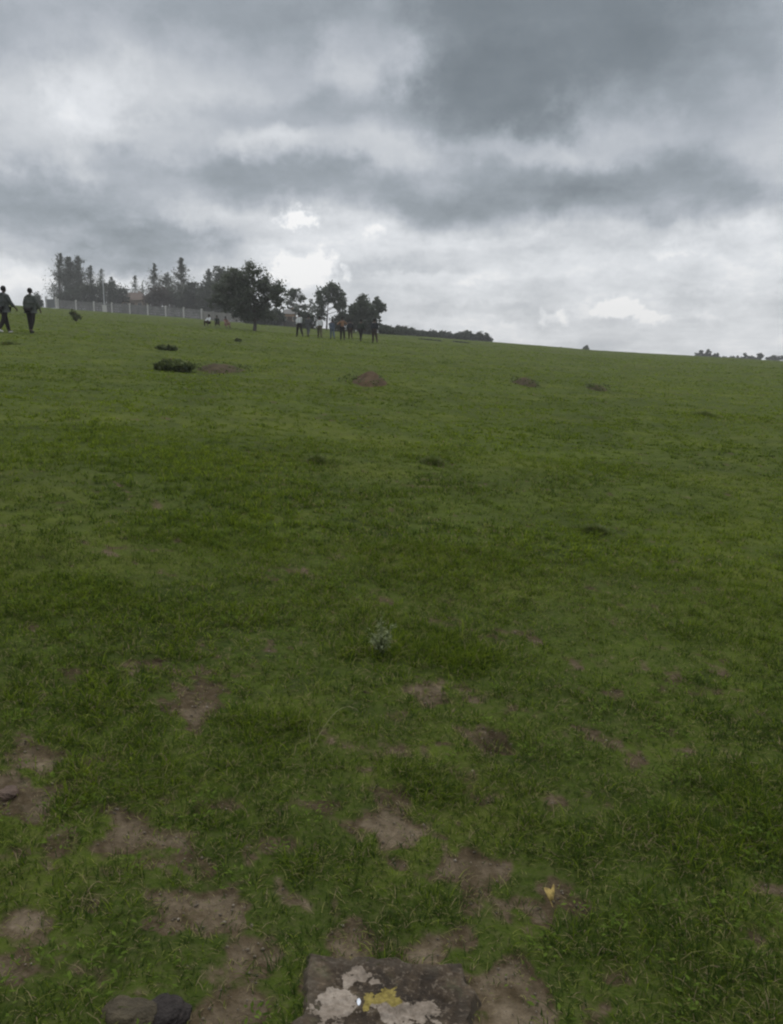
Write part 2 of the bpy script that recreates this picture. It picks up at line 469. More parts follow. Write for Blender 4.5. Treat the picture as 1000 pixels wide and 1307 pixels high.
def blob_points(c, r, n, clump, holes=.35, seed=0):
    """points of an uneven crown lobe: clumps on and inside an ellipsoid, with holes between them"""
    nc = max(8, int(n / clump))
    d = RNG.normal(size=(nc, 3)); d /= np.linalg.norm(d, axis=1)[:, None]
    rad = RNG.uniform(.25, 1.0, nc) ** .45
    h = vnoise(d[:, 0] * 2.3 + seed * 3.1 + d[:, 2], d[:, 1] * 2.3 + d[:, 2] * 1.7 + seed, seed)
    rad = rad * (.78 + .55 * h)
    keep = h > holes * .55
    d, rad = d[keep], rad[keep]
    cc = c + d * rad[:, None] * r
    k = RNG.integers(0, len(cc), n)
    cs = np.mean(r) * .26
    off = RNG.normal(size=(n, 3)) * cs * np.array([1, 1, .7])
    ct = RNG.normal(0, .16, len(cc))
    tone = np.clip(.42 + ct[k] + .22 * d[k][:, 2] * .5 + RNG.normal(0, .12, n), 0, 1)  # leaves get lighter towards the top of each lobe
    return cc[k] + off, tone, cc

def tree(name, label, cat, u, vb, Y, lobes, mat, leaf, n, group=None, kind='round', trunk=.16, holes=.35, base=None, depth=.85):
    """lobes: (u, v, ru, rv[, dY]) picture-measured lobes of the crown, turned into real ellipsoids at distance Y"""
    x, y, z = base if base else at_dist(u, Y)
    root = empty(name, (x, y, z), label, cat, group)
    o = np.array([x, y, z])
    ppm = F / (Y * 1.0)                       # pixels per metre there
    T = Tubes(); Vs, Qs, Ts, nv = [], [], [], 0
    cents = []
    for k, L in enumerate(lobes):
        dY = L[4] if len(L) > 4 else RNG.uniform(-.3, .3) * L[2] / ppm
        c = px_at(L[0], L[1], Y + dY)
        r = np.array([L[2] / ppm, L[2] / ppm * depth, L[3] / ppm])
        cents.append((c, r))
    top = max(c[2] + r[2] for c, r in cents)
    tc = max(cents, key=lambda q: q[0][2])[0]
    # trunk towards the highest lobe
    lean = (tc - o)
    tp = [o + np.array([0, 0, -.25])]
    for f in (.15, .35, .6, .85):
        tp.append(o + lean * f * np.array([.8 * f + .2, .8 * f + .2, 1]) + RNG.normal(0, .04, 3) * (1 if kind == 'round' else .4))
    T.add(tp, [trunk * 1.35, trunk, trunk * .75, trunk * .45, trunk * .18], 7)
    wsum = sum(r[0] * r[2] for c, r in cents)
    for k, (c, r) in enumerate(cents):
        nn = int(n * (r[0] * r[2]) / wsum)
        p, tone, cc = blob_points(c, r, nn, 14, holes, seed=k + int(u))
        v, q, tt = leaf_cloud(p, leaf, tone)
        Vs.append(v - o); Qs.append(q + nv); Ts.append(tt); nv += len(v)
        # limbs
        f = np.clip((c[2] - r[2] - o[2]) / max(lean[2], .1), .12, .75)
        s0 = o + lean * f * np.array([.8 * f + .2, .8 * f + .2, 1])
        T.add([s0, s0 * .5 + c * .5 + np.array([0, 0, -.1 * r[2]]), c], [trunk * .5, trunk * .33, trunk * .12], 5)
        for e in cc[RNG.integers(0, len(cc), min(10, len(cc)))]:
            T.add([s0 * .35 + c * .65, (c + e) * .5, e], [trunk * .2, trunk * .13, trunk * .04], 4)
    T.V = [v - o for v in T.V]
    T.build('trunk', BARK, root)
    mesh_np('crown', np.concatenate(Vs), np.concatenate(Qs), mat, root, {'tone': np.concatenate(Ts)})
    return root

def conifer(name, label, cat, u, vtop, vlow, halfw, Y, mat, n, group=None, leaf=.22, trunk=.12, shape=1.0, wisp=.5, lean=0., base=None):
    """slender tree: straight stem, whorls of rising boughs carrying leaf sprays; halfw in picture pixels at the widest"""
    x, y, z = base if base else at_dist(u, Y)
    root = empty(name, (x, y, z), label, cat, group); o = np.array([x, y, z]); ppm = F / Y
    tip = px_at(u + lean, vtop, Y); low = px_at(u, vlow, Y)
    T = Tubes(); st = [o + (0, 0, -.25), o * .66 + tip * .34, o * .33 + tip * .67, tip]
    T.add(st, [trunk * 1.2, trunk * .8, trunk * .45, trunk * .08], 6)
    H = tip[2] - low[2]; P = []; tones = []
    nb = int(60 + H * 8)
    for k in range(nb):
        f = RNG.random() ** 1.05                      # 0 low .. 1 top
        zz = low[2] + H * f; g = (zz - o[2]) / (tip[2] - o[2])
        s0 = o + (tip - o) * g
        ln = halfw * 1.3 / ppm * ((1 - f) ** (shape * .6 + .5) * .93 + .07) * RNG.uniform(.3, 1.3)
        az = RNG.uniform(0, 2 * math.pi); up = RNG.uniform(.1, .9)
        e = s0 + np.array([math.cos(az) * ln, math.sin(az) * ln, up * ln])
        T.add([s0, s0 * .5 + e * .5 + (0, 0, -.05 * ln), e], [trunk * .22, trunk * .14, trunk * .05], 4)
        m = max(4, int(1.35 * n / nb * RNG.uniform(.4, 1.6) * (1.25 - .5 * f)))
        tt = RNG.uniform(.1, 1.12, m)
        pp = s0 + (e - s0) * tt[:, None] + RNG.normal(size=(m, 3)) * (.05 + .06 * (1 - f) + wisp * .20 * ln)
        P.append(pp); tones.append(np.clip(.45 + RNG.normal(0, .15) + RNG.normal(0, .1, m), 0, 1))
    m = n // 30
    P.append(tip + RNG.normal(size=(m, 3)) * np.array([.12, .12, .0]) - np.array([0, 0, 1]) * (RNG.random(m) * H * .25)[:, None]); tones.append(np.full(m, .45))
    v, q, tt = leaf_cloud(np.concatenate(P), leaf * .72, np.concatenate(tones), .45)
    T.V = [w - o for w in T.V]; T.build('trunk', BARK, root)
    mesh_np('crown', v - o, q, mat, root, {'tone': tt})
    return root

def bush(name, label, cat, u, Y, lobes, mat, leaf, n, group=None, holes=.2, base=None):
    """stemmy shrub: many thin stems from the ground and an uneven leafy crown"""
    x, y, z = base if base else at_dist(u, Y)
    root = empty(name, (x, y, z), label, cat, group); o = np.array([x, y, z]); ppm = F / Y
    T = Tubes(); Vs, Qs, Ts, nv = [], [], [], 0
    tot = sum(L[2] * L[3] for L in lobes)
    for k, L in enumerate(lobes):
        dY = L[4] if len(L) > 4 else 0
        c = px_at(L[0], L[1], Y + dY); r = np.array([L[2] / ppm, L[2] / ppm * .8, L[3] / ppm])
        p, tone, cc = blob_points(c, r, int(n * L[2] * L[3] / tot), 12, holes, seed=k + int(u))
        gz = hz(p[:, 0], p[:, 1]); p[:, 2] = np.maximum(p[:, 2], gz + .02)
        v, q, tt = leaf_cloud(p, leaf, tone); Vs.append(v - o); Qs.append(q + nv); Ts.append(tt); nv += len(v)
        for e in cc[RNG.integers(0, len(cc), 8)]:
            b0 = np.array([o[0] + .05 * (e[0] - o[0]), o[1] + .05 * (e[1] - o[1]), 0]); b0[2] = float(hz(b0[0], b0[1])) - .05
            T.add([b0, b0 * .5 + e * .5, e], [.04 * r[0] ** .5 + .004, .02 * r[0] ** .5 + .003, .006], 4)
    T.V = [w - o for w in T.V]
    T.build('stem', BARK, root)
    mesh_np('foliage', np.concatenate(Vs), np.concatenate(Qs), mat, root, {'tone': np.concatenate(Ts)})
    return root

# ------------------------------------------------------------------ trees, shrubs and hedges along the ridge
GW = 'slender trees behind the boundary wall'
conifer('slender_tree', 'tall wispy grey-green tree at the gate end of the boundary wall', 'tree', 76, 324, 386, 13, 214, LEAF_GREY, 2300, GW, .26, .16, .55, .8, 1)
conifer('slender_tree', 'tall feathery tree with two neighbours pressed against it, behind wall', 'tree', 88, 329, 388, 15, 218, LEAF_GREY, 4600, GW, .28, .17, .3, .8)
conifer('slender_tree', 'tall bushy-sided tree just before the pale pole behind the wall', 'tree', 100, 328, 388, 15, 221, LEAF_GREY, 4400, GW, .28, .17, .35, .7)
conifer('slender_tree', 'mid-height narrow tree rising from dark bushes beside the pale pole', 'tree', 116, 339, 388, 11, 222, LEAF_GREY, 2000, GW, .24, .14, .6, .7)
conifer('slender_tree', 'faint thin-crowned tree directly behind the pale pole', 'tree', 129, 344, 388, 10, 240, LEAF_PALE, 1000, GW, .26, .12, .4, .9)
conifer('slender_tree', 'short pointed tree just past the pale pole', 'tree', 143, 354, 388, 9, 226, LEAF_GREY, 1300, GW, .24, .12, .6, .7)
conifer('slender_tree', 'small sparse pointed tree beside the brown-roofed house', 'tree', 172.5, 352, 386, 10, 236, LEAF_PALE, 800, GW, .24, .12, .9, .6)
conifer('slender_tree', 'very thin bare-looking sapling between sparse tree and spiky tree', 'tree', 182, 360, 386, 2.5, 238, LEAF_PALE, 130, GW, .2, .07, .6, .6)
conifer('slender_tree', 'spiky tree with dense narrow tip above the reddish round bush', 'tree', 197, 337, 388, 14, 222, LEAF_MID, 2000, GW, .24, .14, .75, .5)
conifer('slender_tree', 'loose leafy tree between the spiky tree and tall pointed tree', 'tree', 213, 352, 390, 17, 224, LEAF_GREY, 2700, GW, .28, .13, .2, .9)
conifer('slender_tree', 'tallest pointed conifer with long narrow tip, behind pale wall posts', 'tree', 231.5, 330, 394, 16, 218, LEAF_MID, 4600, GW, .25, .17, .8, .45)
conifer('slender_tree', 'pointed tree joined to the first dense crown past the wall gap', 'tree', 267, 343, 396, 13, 205, LEAF_MID, 2600, GW, .25, .15, .8, .5)
GD = 'dark bushes along the back of the wall'
bush('garden_bush', 'dark low bush at the foot of the tallest wispy trees', 'bush', 82, 210, [(80,383,9,8),(90,380,10,9)], LEAF_DARK, .24, 1500, GD)
bush('garden_bush', 'broad dark rounded bush between wispy trees and the pale pole', 'bush', 113, 212, [(110,376,11,12),(121,377,10,12)], LEAF_DARK, .24, 2600, GD)
bush('garden_bush', 'dark dome-topped bush just past the pale pole', 'bush', 140, 214, [(136,375,9,14),(147,376,10,14),(157,378,8,11)], LEAF_DARK, .24, 2800, GD)
bush('garden_bush', 'round reddish-brown bush in front of the spiky tree', 'bush', 203, 208, [(203,380,13,13),(194,384,8,9)], LEAF_RUST, .22, 2600, GD)
tree('garden_tree', 'flat-branched dark tree standing beside the tallest pointed conifer', 'tree', 243, 0, 206, [(243,374,8,10),(246,363,7,2.2),(240,386,9,9),(248,388,6,9),(252,376,4,9),(238,380,8,10)], LEAF_DARK, .27, 3600, 'broad trees behind the wall')
bush('garden_bush', 'dark bush filling under the loose leafy tree', 'bush', 222, 212, [(222,382,10,11),(230,386,8,9)], LEAF_DARK, .24, 1700, GD)
bush('garden_bush', 'small ragged bush in the bright gap past the flat-branched tree', 'bush', 258, 204, [(258,398,5,7),(256,388,3.5,7)], LEAF_MID, .22, 520, GD, .4)
tree('garden_tree', 'dense dark tree forming the near edge of the big tree clump', 'tree', 272, 0, 200, [(270,378,14,19),(262,386,7,14),(282,386,13,17),(274,398,15,12),(266,368,8,9),(284,372,9,9)], LEAF_DARK, .27, 6300, 'broad trees behind the wall')
tree('garden_tree', 'tall round-topped tree in the middle of the big clump', 'tree', 292, 0, 203, [(284,353,8,11),(297,358,11,13),(303,352,8,8),(290,373,16,16),(296,392,18,15),(308,358,10,12),(310,376,12,14),(279,350,6,8)], LEAF_MID, .27, 7800, 'broad trees behind the wall')
tree('field_tree', 'broad spreading tree with bare dark trunk standing on the open grass', 'tree', 325, 0, 76,
     [(318,350,12,13),(329,357,11,14),(309,364,10,13),(341,362,10,10),(351,366,10,12),(357,377,9,11),(344,383,11,9),(328,377,15,12),(309,385,13,13),(319,394,14,10),(335,394,9,6),(359,388,6,6),(300,366,8,9),(298,384,9,10),(322,343,5,6),(354,374,7,9),(332,400,10,6),(306,400,9,6),(291,362,11,13),(282,374,10,12),(291,387,11,10),(275,386,7,8),(297,351,8,8),(312,405,9,5),(326,404,9,5),(341,404,10,5)],
     LEAF_FIELD, .10, 12500, None, 'round', .14, .75)
bush('hedge_bush', 'long low dark rounded bush spreading behind the lone field tree', 'bush', 335, 150, [(322,406,12,9),(337,404,14,9),(351,405,11,9)], LEAF_DARK, .2, 4200, None, .15)
tree('roadside_tree', 'sparse open-crowned tree standing over the orange-walled house', 'tree', 377, 0, 150, [(371,376,6,7),(379,375,7,6),(386,385,5,7),(373,388,7,7),(381,394,7,6),(390,393,3,5)], LEAF_PALE, .19, 1500, 'trees behind the walking group', 'round', .12, .6)
tree('roadside_tree', 'tall arched gum tree with a see-through middle behind the walkers', 'tree', 417, 0, 128,
     [(413,378,8,10),(423,369,8,7),(431,372,6,7),(409,392,5,10),(436,385,5,11),(437,394,5,7),(424,380,6,5),(410,402,5,8),(429,390,4,4)], LEAF_PALE, .16, 4200, 'trees behind the walking group', 'round', .12, .55)
bush('hedge_bush', 'dark bush under the arched gum tree', 'bush', 432, 118, [(432,413,8,10),(438,406,6,8)], LEAF_DARK, .15, 1700, None, .2)
bush('hedge_bush', 'dark conical bush behind the white-shirted walker', 'bush', 391, 120, [(388,404,6,7),(393,411,9,11)], LEAF_DARK, .16, 2000, None, .2)
tree('roadside_tree', 'dense dark dome-shaped tree behind the last walkers', 'tree', 462, 0, 118,
     [(463,386,7,9),(456,396,9,9),(470,396,8,9),(450,406,7,9),(463,410,11,11),(474,408,6,10),(448,416,6,8),(468,420,9,9)], LEAF_MID, .18, 7500, 'trees behind the walking group', 'round', .14, .2)
tree('roadside_tree', 'slim tree with small side tuft at the end of the tree line', 'tree', 479, 0, 122,
     [(481,384,4.5,6),(488,391,5,5),(482,395,5,6),(479,405,5,6),(477,413,4,6),(485,412,2.5,3)], LEAF_PALE, .17, 1600, 'trees behind the walking group', 'round', .10, .45)
tree('roadside_tree', 'faint far tree seen between two bigger trees behind the walkers', 'tree', 397, 0, 240, [(396,388,5,6),(399,396,6,6)], LEAF_PALE, .26, 380, 'trees behind the walking group', 'round', .10, .5)
bush('garden_bush', 'small grey bush just beyond the second walker in dark jacket', 'bush', 49, 190, [(48,384,5,9),(52,389,5,6)], LEAF_GREY, .22, 750, GD, .35)

# long hedge on the ridge, one clipped row narrowing away from the trees
def ridge_hedge():
    pts = [(488,131),(500,140),(525,158),(550,176),(575,190),(600,198),(626,204)]
    Vs, Qs, Ts, nv = [], [], [], 0; T = Tubes(); o = None
    n = 150
    for k in range(n):
        f = k / (n - 1) * (len(pts) - 1); i = min(int(f), len(pts) - 2); g = f - i
        u = pts[i][0] * (1 - g) + pts[i + 1][0] * g; Y = pts[i][1] * (1 - g) + pts[i + 1][1] * g
        x, y, z = at_dist(u, Y)
        if o is None: o = np.array([x, y, z])
        h = (.95 + .7 * vnoise(k * .35, 0, 5)) * min(1, (n - k) / 8 + .25) * (.85 if u < 585 else 1.25)
        p, tone, cc = blob_points(np.array([x, y, z + h * .5]), np.array([.55, .6, h * .62]), 130, 10, .15, k)
        v, q, tt = leaf_cloud(p, .19, tone); Vs.append(v - o); Qs.append(q + nv); Ts.append(tt); nv += len(v)
        T.add([np.array([x, y, z - .1]) - o, np.array([x, y, z + h * .7]) - o], [.04, .015], 4)
    root = empty('hedge', o, 'long dark hedge running along the ridge away from the trees', 'hedge')
    tag(T.build('stem', BARK, root), kind='stuff'); mesh_np('foliage', np.concatenate(Vs), np.concatenate(Qs), LEAF_DARK, root, {'tone': np.concatenate(Ts)})
ridge_hedge()
sap = [(498,421,152,3,'tallest thin sapling where the ridge hedge leaves the trees'),(508.5,419,158,3.2,'forked bushy sapling second along the ridge hedge'),
       (523,424,170,2.5,'low rounded sapling third along the ridge hedge'),(538,426,184,2.2,'tiny pointed sapling in the middle of the ridge hedge'),
       (559,428,192,2.4,'small sapling just past the middle of the ridge hedge'),(582,431,200,2,'last small sapling before the hedge end thickens')]
for u, vt, Y, hw, lab in sap:
    conifer('sapling', lab, 'tree', u, vt, vt + 12, hw, Y, LEAF_GREY, 160, 'saplings poking above the ridge hedge', .2, .05, .6, .5)

# shrub clumps on the far slope
for u, Y, L, lab in [(548,100,[(545,437,8,2.2),(556,438,7,2)],'low grey-green shrub clump on the slope below the hedge'),
                     (588,104,[(585,440,6,2),(592,441,5,1.6)],'second low shrub clump on the slope, below the thick hedge end')]:
    bush('slope_shrub', lab, 'shrub', u, Y, L, LEAF_GREY, .12, 700, 'low shrubs on the slope below the hedge', .3)

# small trees standing beyond the far skyline
GS = 'small trees beyond the far skyline'
far = [(748,441,250,[(748,445,2.8,3),(749,442.8,1.8,1.8),(747,443.5,1.6,1.8)],'single tiny bushy tree alone on the empty skyline',300),
       (717,443,240,[(717,445,2.6,1.5)],'tiny low bush alone on the skyline near the single tree',140),
       (894,447,300,[(892,453,4,3),(895,450.5,2.5,2.5),(898,454,3,2.5),(890,455,3,2)],'first tree of the far skyline row, low and leafy',360),
       (904,446,300,[(903.5,448.5,2.4,2.6),(905.5,451,2.8,2.4),(901,453.5,3,2.5),(907,455,4,2)],'tallest round-headed tree of the far skyline row',400),
       (914,450,305,[(914,453,2.6,2.4),(916.5,455.5,2.6,2.4),(911,457,3,2)],'round tree standing next to the tallest skyline tree',320),
       (925,455,307,[(924,457.5,4.5,1.6),(930,458,3.5,1.3)],'low scrubby bush in the dip of the skyline row',180),
       (937,455,310,[(935,457,4,2),(941,456.5,2.8,2),(945,458,4,1.6)],'low spreading bush tree midway along the skyline row',300),
       (951,451,310,[(951.5,453,1.8,2.4),(953,456,2.6,2),(949,457.5,3,2)],'narrow upright tree past the middle of the skyline row',260),
       (960,455,315,[(959,457,3.5,2.2),(963,458,3,1.8)],'low tree between two upright skyline trees',240),
       (971,451,315,[(970,453.2,2.6,2.2),(972.5,455,2.8,2),(968,457.5,3.5,2.2)],'upright tree with leaning head near the end of skyline row',300),
       (985,455,318,[(982,457,4,2.4),(988,456.5,3,2.4),(990,459,4.5,2)],'broad low tree at the end of the skyline row',360),
       (998,455,320,[(996,457,3.5,2.6),(1001,456,3,2.6),(1006,458,5,3)],'end tree of skyline row, cut by the picture edge',360)]
for u, vt, Y, L, lab, n in far:
    tree('skyline_tree', lab, 'tree', u, 0, Y, [(a, b, c, d, 0) for a, b, c, d in L], LEAF_GREY, .30, int(n * 1.5), GS, 'round', .10, .3)

# ------------------------------------------------------------------ boundary wall with pale posts, gate, pole, houses
CONC = mat_simple('grey_precast_concrete', (.145, .142, .138, 1), .9, .3, 1.2, .3)
CONC_B = mat_simple('pale_precast_concrete', (.215, .205, .19, 1), .9, .22, 1.5, .3)
POST = mat_simple('whitewashed_concrete', (.52, .51, .49, 1), .85, .15, 3, .2)
def wall_run(root, a, b, n_bay, h, mat, post_mat, slabs=4, post_extra=.1, posts=None):
    """precast wall: stacked slabs between posts, stepping with the ground; a, b = (u, Y)"""
    o = Vector(root.location)
    P = []
    for k in range(n_bay + 1):
        f = k / n_bay; x, y, z = at_dist(a[0] + (b[0] - a[0]) * f, a[1] + (b[1] - a[1]) * f); P.append(Vector((x, y, z)))
    for k in range(n_bay):
        p, q = P[k], P[k + 1]; d = q - p; L = d.length; yaw = math.atan2(d.y, d.x); pitch = math.atan2(d.z, math.hypot(d.x, d.y))
        R = Matrix.Rotation(yaw, 3, 'Z') @ Matrix.Rotation(-pitch, 3, 'Y')
        bm = bmesh.new(); sh = h / slabs
        for s in range(slabs):
            box_bm(bm, (p + q) / 2 - o + Vector((0, 0, sh * (s + .5) - .1)), (L - .15, .06 + .012 * (s % 2), sh - .018), R)
        bm_obj('wall_panel', bm, mat, root)
    for k in range(n_bay + 1):
        if posts is not None and k not in posts: continue
        bm = bmesh.new(); d = P[min(k + 1, n_bay)] - P[max(k - 1, 0)]; R = Matrix.Rotation(math.atan2(d.y, d.x), 3, 'Z')
        box_bm(bm, P[k] - o + Vector((0, 0, h * .5 + post_extra * .5 - .15)), (.26, .22, h + post_extra + .3), R)
        box_bm(bm, P[k] - o + Vector((0, 0, h + post_extra + .02)), (.30, .26, .05), R)
        bm_obj('wall_post', bm, post_mat, root)

r = empty('boundary_wall', at_dist(88, 190), 'long grey slab wall with whitish posts running across the ridge', 'wall')
wall_run(r, (75, 190), (258, 178), 8, 2.0, CONC, POST)
r = empty('boundary_wall', at_dist(285, 176), 'shorter paler wall run stepping down towards the lone field tree', 'wall')
wall_run(r, (259.5, 177), (312, 168), 4, 1.75, CONC_B, CONC_B, 5, .02)
r = empty('boundary_wall', at_dist(350, 160), 'low dark wall running behind the long low bush', 'wall')
CONC_D = mat_simple('dark_weathered_stone', (.055, .055, .052, 1), .95, .3, 1.5, .3)
wall_run(r, (313, 167), (395, 140), 6, 1.0, CONC_D, CONC_D, 4, .02)

# gate
x, y, z = at_dist(66, 191)
r = empty('gate', (x, y, z), 'grey sheet metal gate between two white posts at the wall end', 'gate')
GATE = mat_simple('grey_gate_sheet', (.17, .18, .185, 1), .6, .12, 3, .1)
w = 12 / F * 191
bm = bmesh.new(); box_bm(bm, (0, 0, 1.0), (w - .3, .05, 1.9))
for k in range(9): box_bm(bm, (-w / 2 + .3 + k * (w - .6) / 8, -.035, 1.0), (.05, .03, 1.8))
bm_obj('gate_leaf', bm, GATE, r)
for sx in (-1, 1):
    bm = bmesh.new(); box_bm(bm, (sx * w / 2, 0, 1.1), (.30, .30, 2.5)); box_bm(bm, (sx * w / 2, 0, 2.38), (.4, .4, .08)); bm_obj('gate_post', bm, POST, r)

# pole
x, y, z = at_dist(134, 182)
r = empty('utility_pole', (x, y, z), 'tall pale pole rising in front of the grey wall', 'pole')
STEEL = mat_simple('pale_painted_steel', (.36, .37, .38, 1), .5, .12, 4, 0)
ht = px_at(134, 343, 182)[2] - z
T = Tubes(); T.add([(0, 0, -.3), (0, 0, ht * .5), (0, 0, ht)], [.14, .11, .08], 10); T.build('shaft', STEEL, r)
bm = bmesh.new(); box_bm(bm, (0, 0, .55), (.75, .5, 1.6)); box_bm(bm, (0, 0, 1.38), (.85, .6, .07)); bm_obj('plinth', bm, POST, r)
bm = bmesh.new(); box_bm(bm, (0, 0, ht - .5), (1.1, .09, .09)); box_bm(bm, (-.45, 0, ht - .38), (.07, .07, .16)); box_bm(bm, (.45, 0, ht - .38), (.07, .07, .16)); bm_obj('crossarm', bm, STEEL, r)

# houses
def house(label, u, Y, wpx, v_eave, v_ridge, wall_mat, roof_mat, dep, hip=True, yaw=.1):
    x, y, z = at_dist(u, Y); root = empty('house', (x, y, z), label, 'house', rz=yaw)
    W = wpx / F * Y; ze = px_at(u, v_eave, Y)[2] - z; zr = px_at(u, v_ridge, Y)[2] - z
    bm = bmesh.new(); box_bm(bm, (0, 0, ze / 2 - .3), (W, dep, ze + .6)); bm_obj('wall', bm, wall_mat, root)
    bm = bmesh.new(); ov = .45; i = W * .28 if hip else 0
    A = [bm.verts.new(p) for p in ((-W/2-ov, -dep/2-ov, ze-.05), (W/2+ov, -dep/2-ov, ze-.05), (W/2+ov, dep/2+ov, ze-.05), (-W/2-ov, dep/2+ov, ze-.05))]
    B = [bm.verts.new(p) for p in ((-W/2-ov+i, 0, zr), (W/2+ov-i, 0, zr))]
    for f in ((A[0],A[1],B[1],B[0]), (A[2],A[3],B[0],B[1]), (A[1],A[2],B[1]), (A[3],A[0],B[0]), (A[3],A[2],A[1],A[0])): bm.faces.new(f)
    rf = bm_obj('roof', bm, roof_mat, root)
    bm = bmesh.new(); box_bm(bm, (W * .18, dep * .1, zr - .2), (.5, .5, 1.2)); bm_obj('chimney', bm, wall_mat, rf)
    dark = mat_simple('window_glass', (.02, .025, .03, 1), .15, .1, 2, 0, .5)
    fr = mat_simple('window_frame_paint', (.4, .38, .35, 1), .6, .1, 4, 0)
    for sx in (-.32, .32):
        bm = bmesh.new(); box_bm(bm, (sx * W, -dep / 2 - .02, ze * .58), (W * .17, .06, ze * .36)); wn = bm_obj('window', bm, dark, root)
        bm = bmesh.new()
        for dx in (-.5, 0, .5): box_bm(bm, (sx * W + dx * W * .17, -dep / 2 - .05, ze * .58), (.07, .07, ze * .36))
        for dz in (-.5, .5): box_bm(bm, (sx * W, -dep / 2 - .052, ze * (.58 + dz * .36)), (W * .17 + .14, .08, .07))
        bm_obj('frame', bm, fr, wn)
    bm = bmesh.new(); box_bm(bm, (0, -dep / 2 - .02, ze * .40), (.95, .06, ze * .74)); bm_obj('door', bm, mat_simple('brown_door_paint', (.06, .035, .02, 1), .6, .2, 3, 0), root)
    return root
ROOF_B = mat_simple('brown_roof_tiles', (.085, .060, .048, 1), .85, .25, 2, .3)
ROOF_G = mat_simple('dark_roof_sheet', (.055, .055, .055, 1), .7, .2, 2, .1)
TAN = mat_simple('tan_plaster', (.25, .20, .155, 1), .9, .12, 1.5, .1)
ORANGE = mat_simple('orange_plaster', (.42, .255, .165, 1), .9, .12, 1.5, .1)
house('brown-roofed house half hidden behind the grey wall and bushes', 174, 218, 27, 384, 373.5, TAN, ROOF_B, 7.5)
house('small orange-walled house with dark roof past the long low bush', 370.5, 172, 15.5, 401, 395, ORANGE, ROOF_G, 4.0)

# ------------------------------------------------------------------ people
def skin_mesh(name, joints, edges, radii, root, mat, parent, levels=1):
    names = list(joints); ix = {k: i for i, k in enumerate(names)}
    me = bpy.data.meshes.new(name)
    me.from_pydata([tuple(joints[k]) for k in names], [(ix[a], ix[b]) for a, b in edges], [])
    o = bpy.data.objects.new(name, me); COL.objects.link(o)
    o.modifiers.new('skin', 'SKIN').branch_smoothing = .6
    sl = me.skin_vertices[0].data
    for k in names:
        r = radii[k]; r = r if isinstance(r, tuple) else (r, r)
        sl[ix[k]].radius = r; sl[ix[k]].use_root = (k == root)
    s = o.modifiers.new('sub', 'SUBSURF'); s.levels = levels; s.render_levels = levels
    dg = bpy.context.evaluated_depsgraph_get(); dg.update()
    m2 = bpy.data.meshes.new_from_object(o.evaluated_get(dg))
    o.modifiers.clear(); o.data = m2; bpy.data.meshes.remove(me)
    for p in m2.polygons: p.use_smooth = True
    m2.materials.clear(); m2.materials.append(mat); m2.name = name
    o.parent = parent
    return o

def rotx(v, a):  # a > 0 swings a hanging limb forward (+y)
    c, s = math.cos(a), math.sin(a); return np.array([v[0], v[1] * c - v[2] * s, v[1] * s + v[2] * c])

SKIN = mat_simple('brown_skin', (.075, .042, .028, 1), .6, .1, 20, 0, .4)
HAIR = mat_simple('black_hair', (.010, .009, .008, 1), .8, .3, 60, .4)
CLOTH = {}
def cloth(key, c):
    if key not in CLOTH: CLOTH[key] = mat_simple(key + '_cloth', (*c, 1), .95, .22, 9, .3, .1)
    return CLOTH[key]
JACKET = cloth('dark_grey', (.078, .084, .081)); GREEN = cloth('slate_green', (.092, .100, .092)); BLACK = cloth('black', (.020, .017, .017))
WHITE = cloth('white', (.66, .67, .68)); GREY = cloth('mid_grey', (.085, .088, .092)); BLUEG = cloth('blue_grey', (.10, .125, .165)); ORNG = cloth('dull_orange', (.25, .145, .09))
KHAKI = cloth('khaki', (.085, .070, .045)); DARKB = cloth('dark_blue', (.030, .034, .040)); PINK = cloth('faded_pink', (.33, .20, .17)); BROWN = cloth('dark_brown', (.045, .030, .022)); DGREEN = cloth('dull_green', (.045, .058, .045))
SHOE_W = mat_simple('white_shoe', (.6, .6, .6, 1), .6, .1, 10); SHOE_D = mat_simple('dark_shoe', (.02, .017, .015, 1), .6, .2, 10)

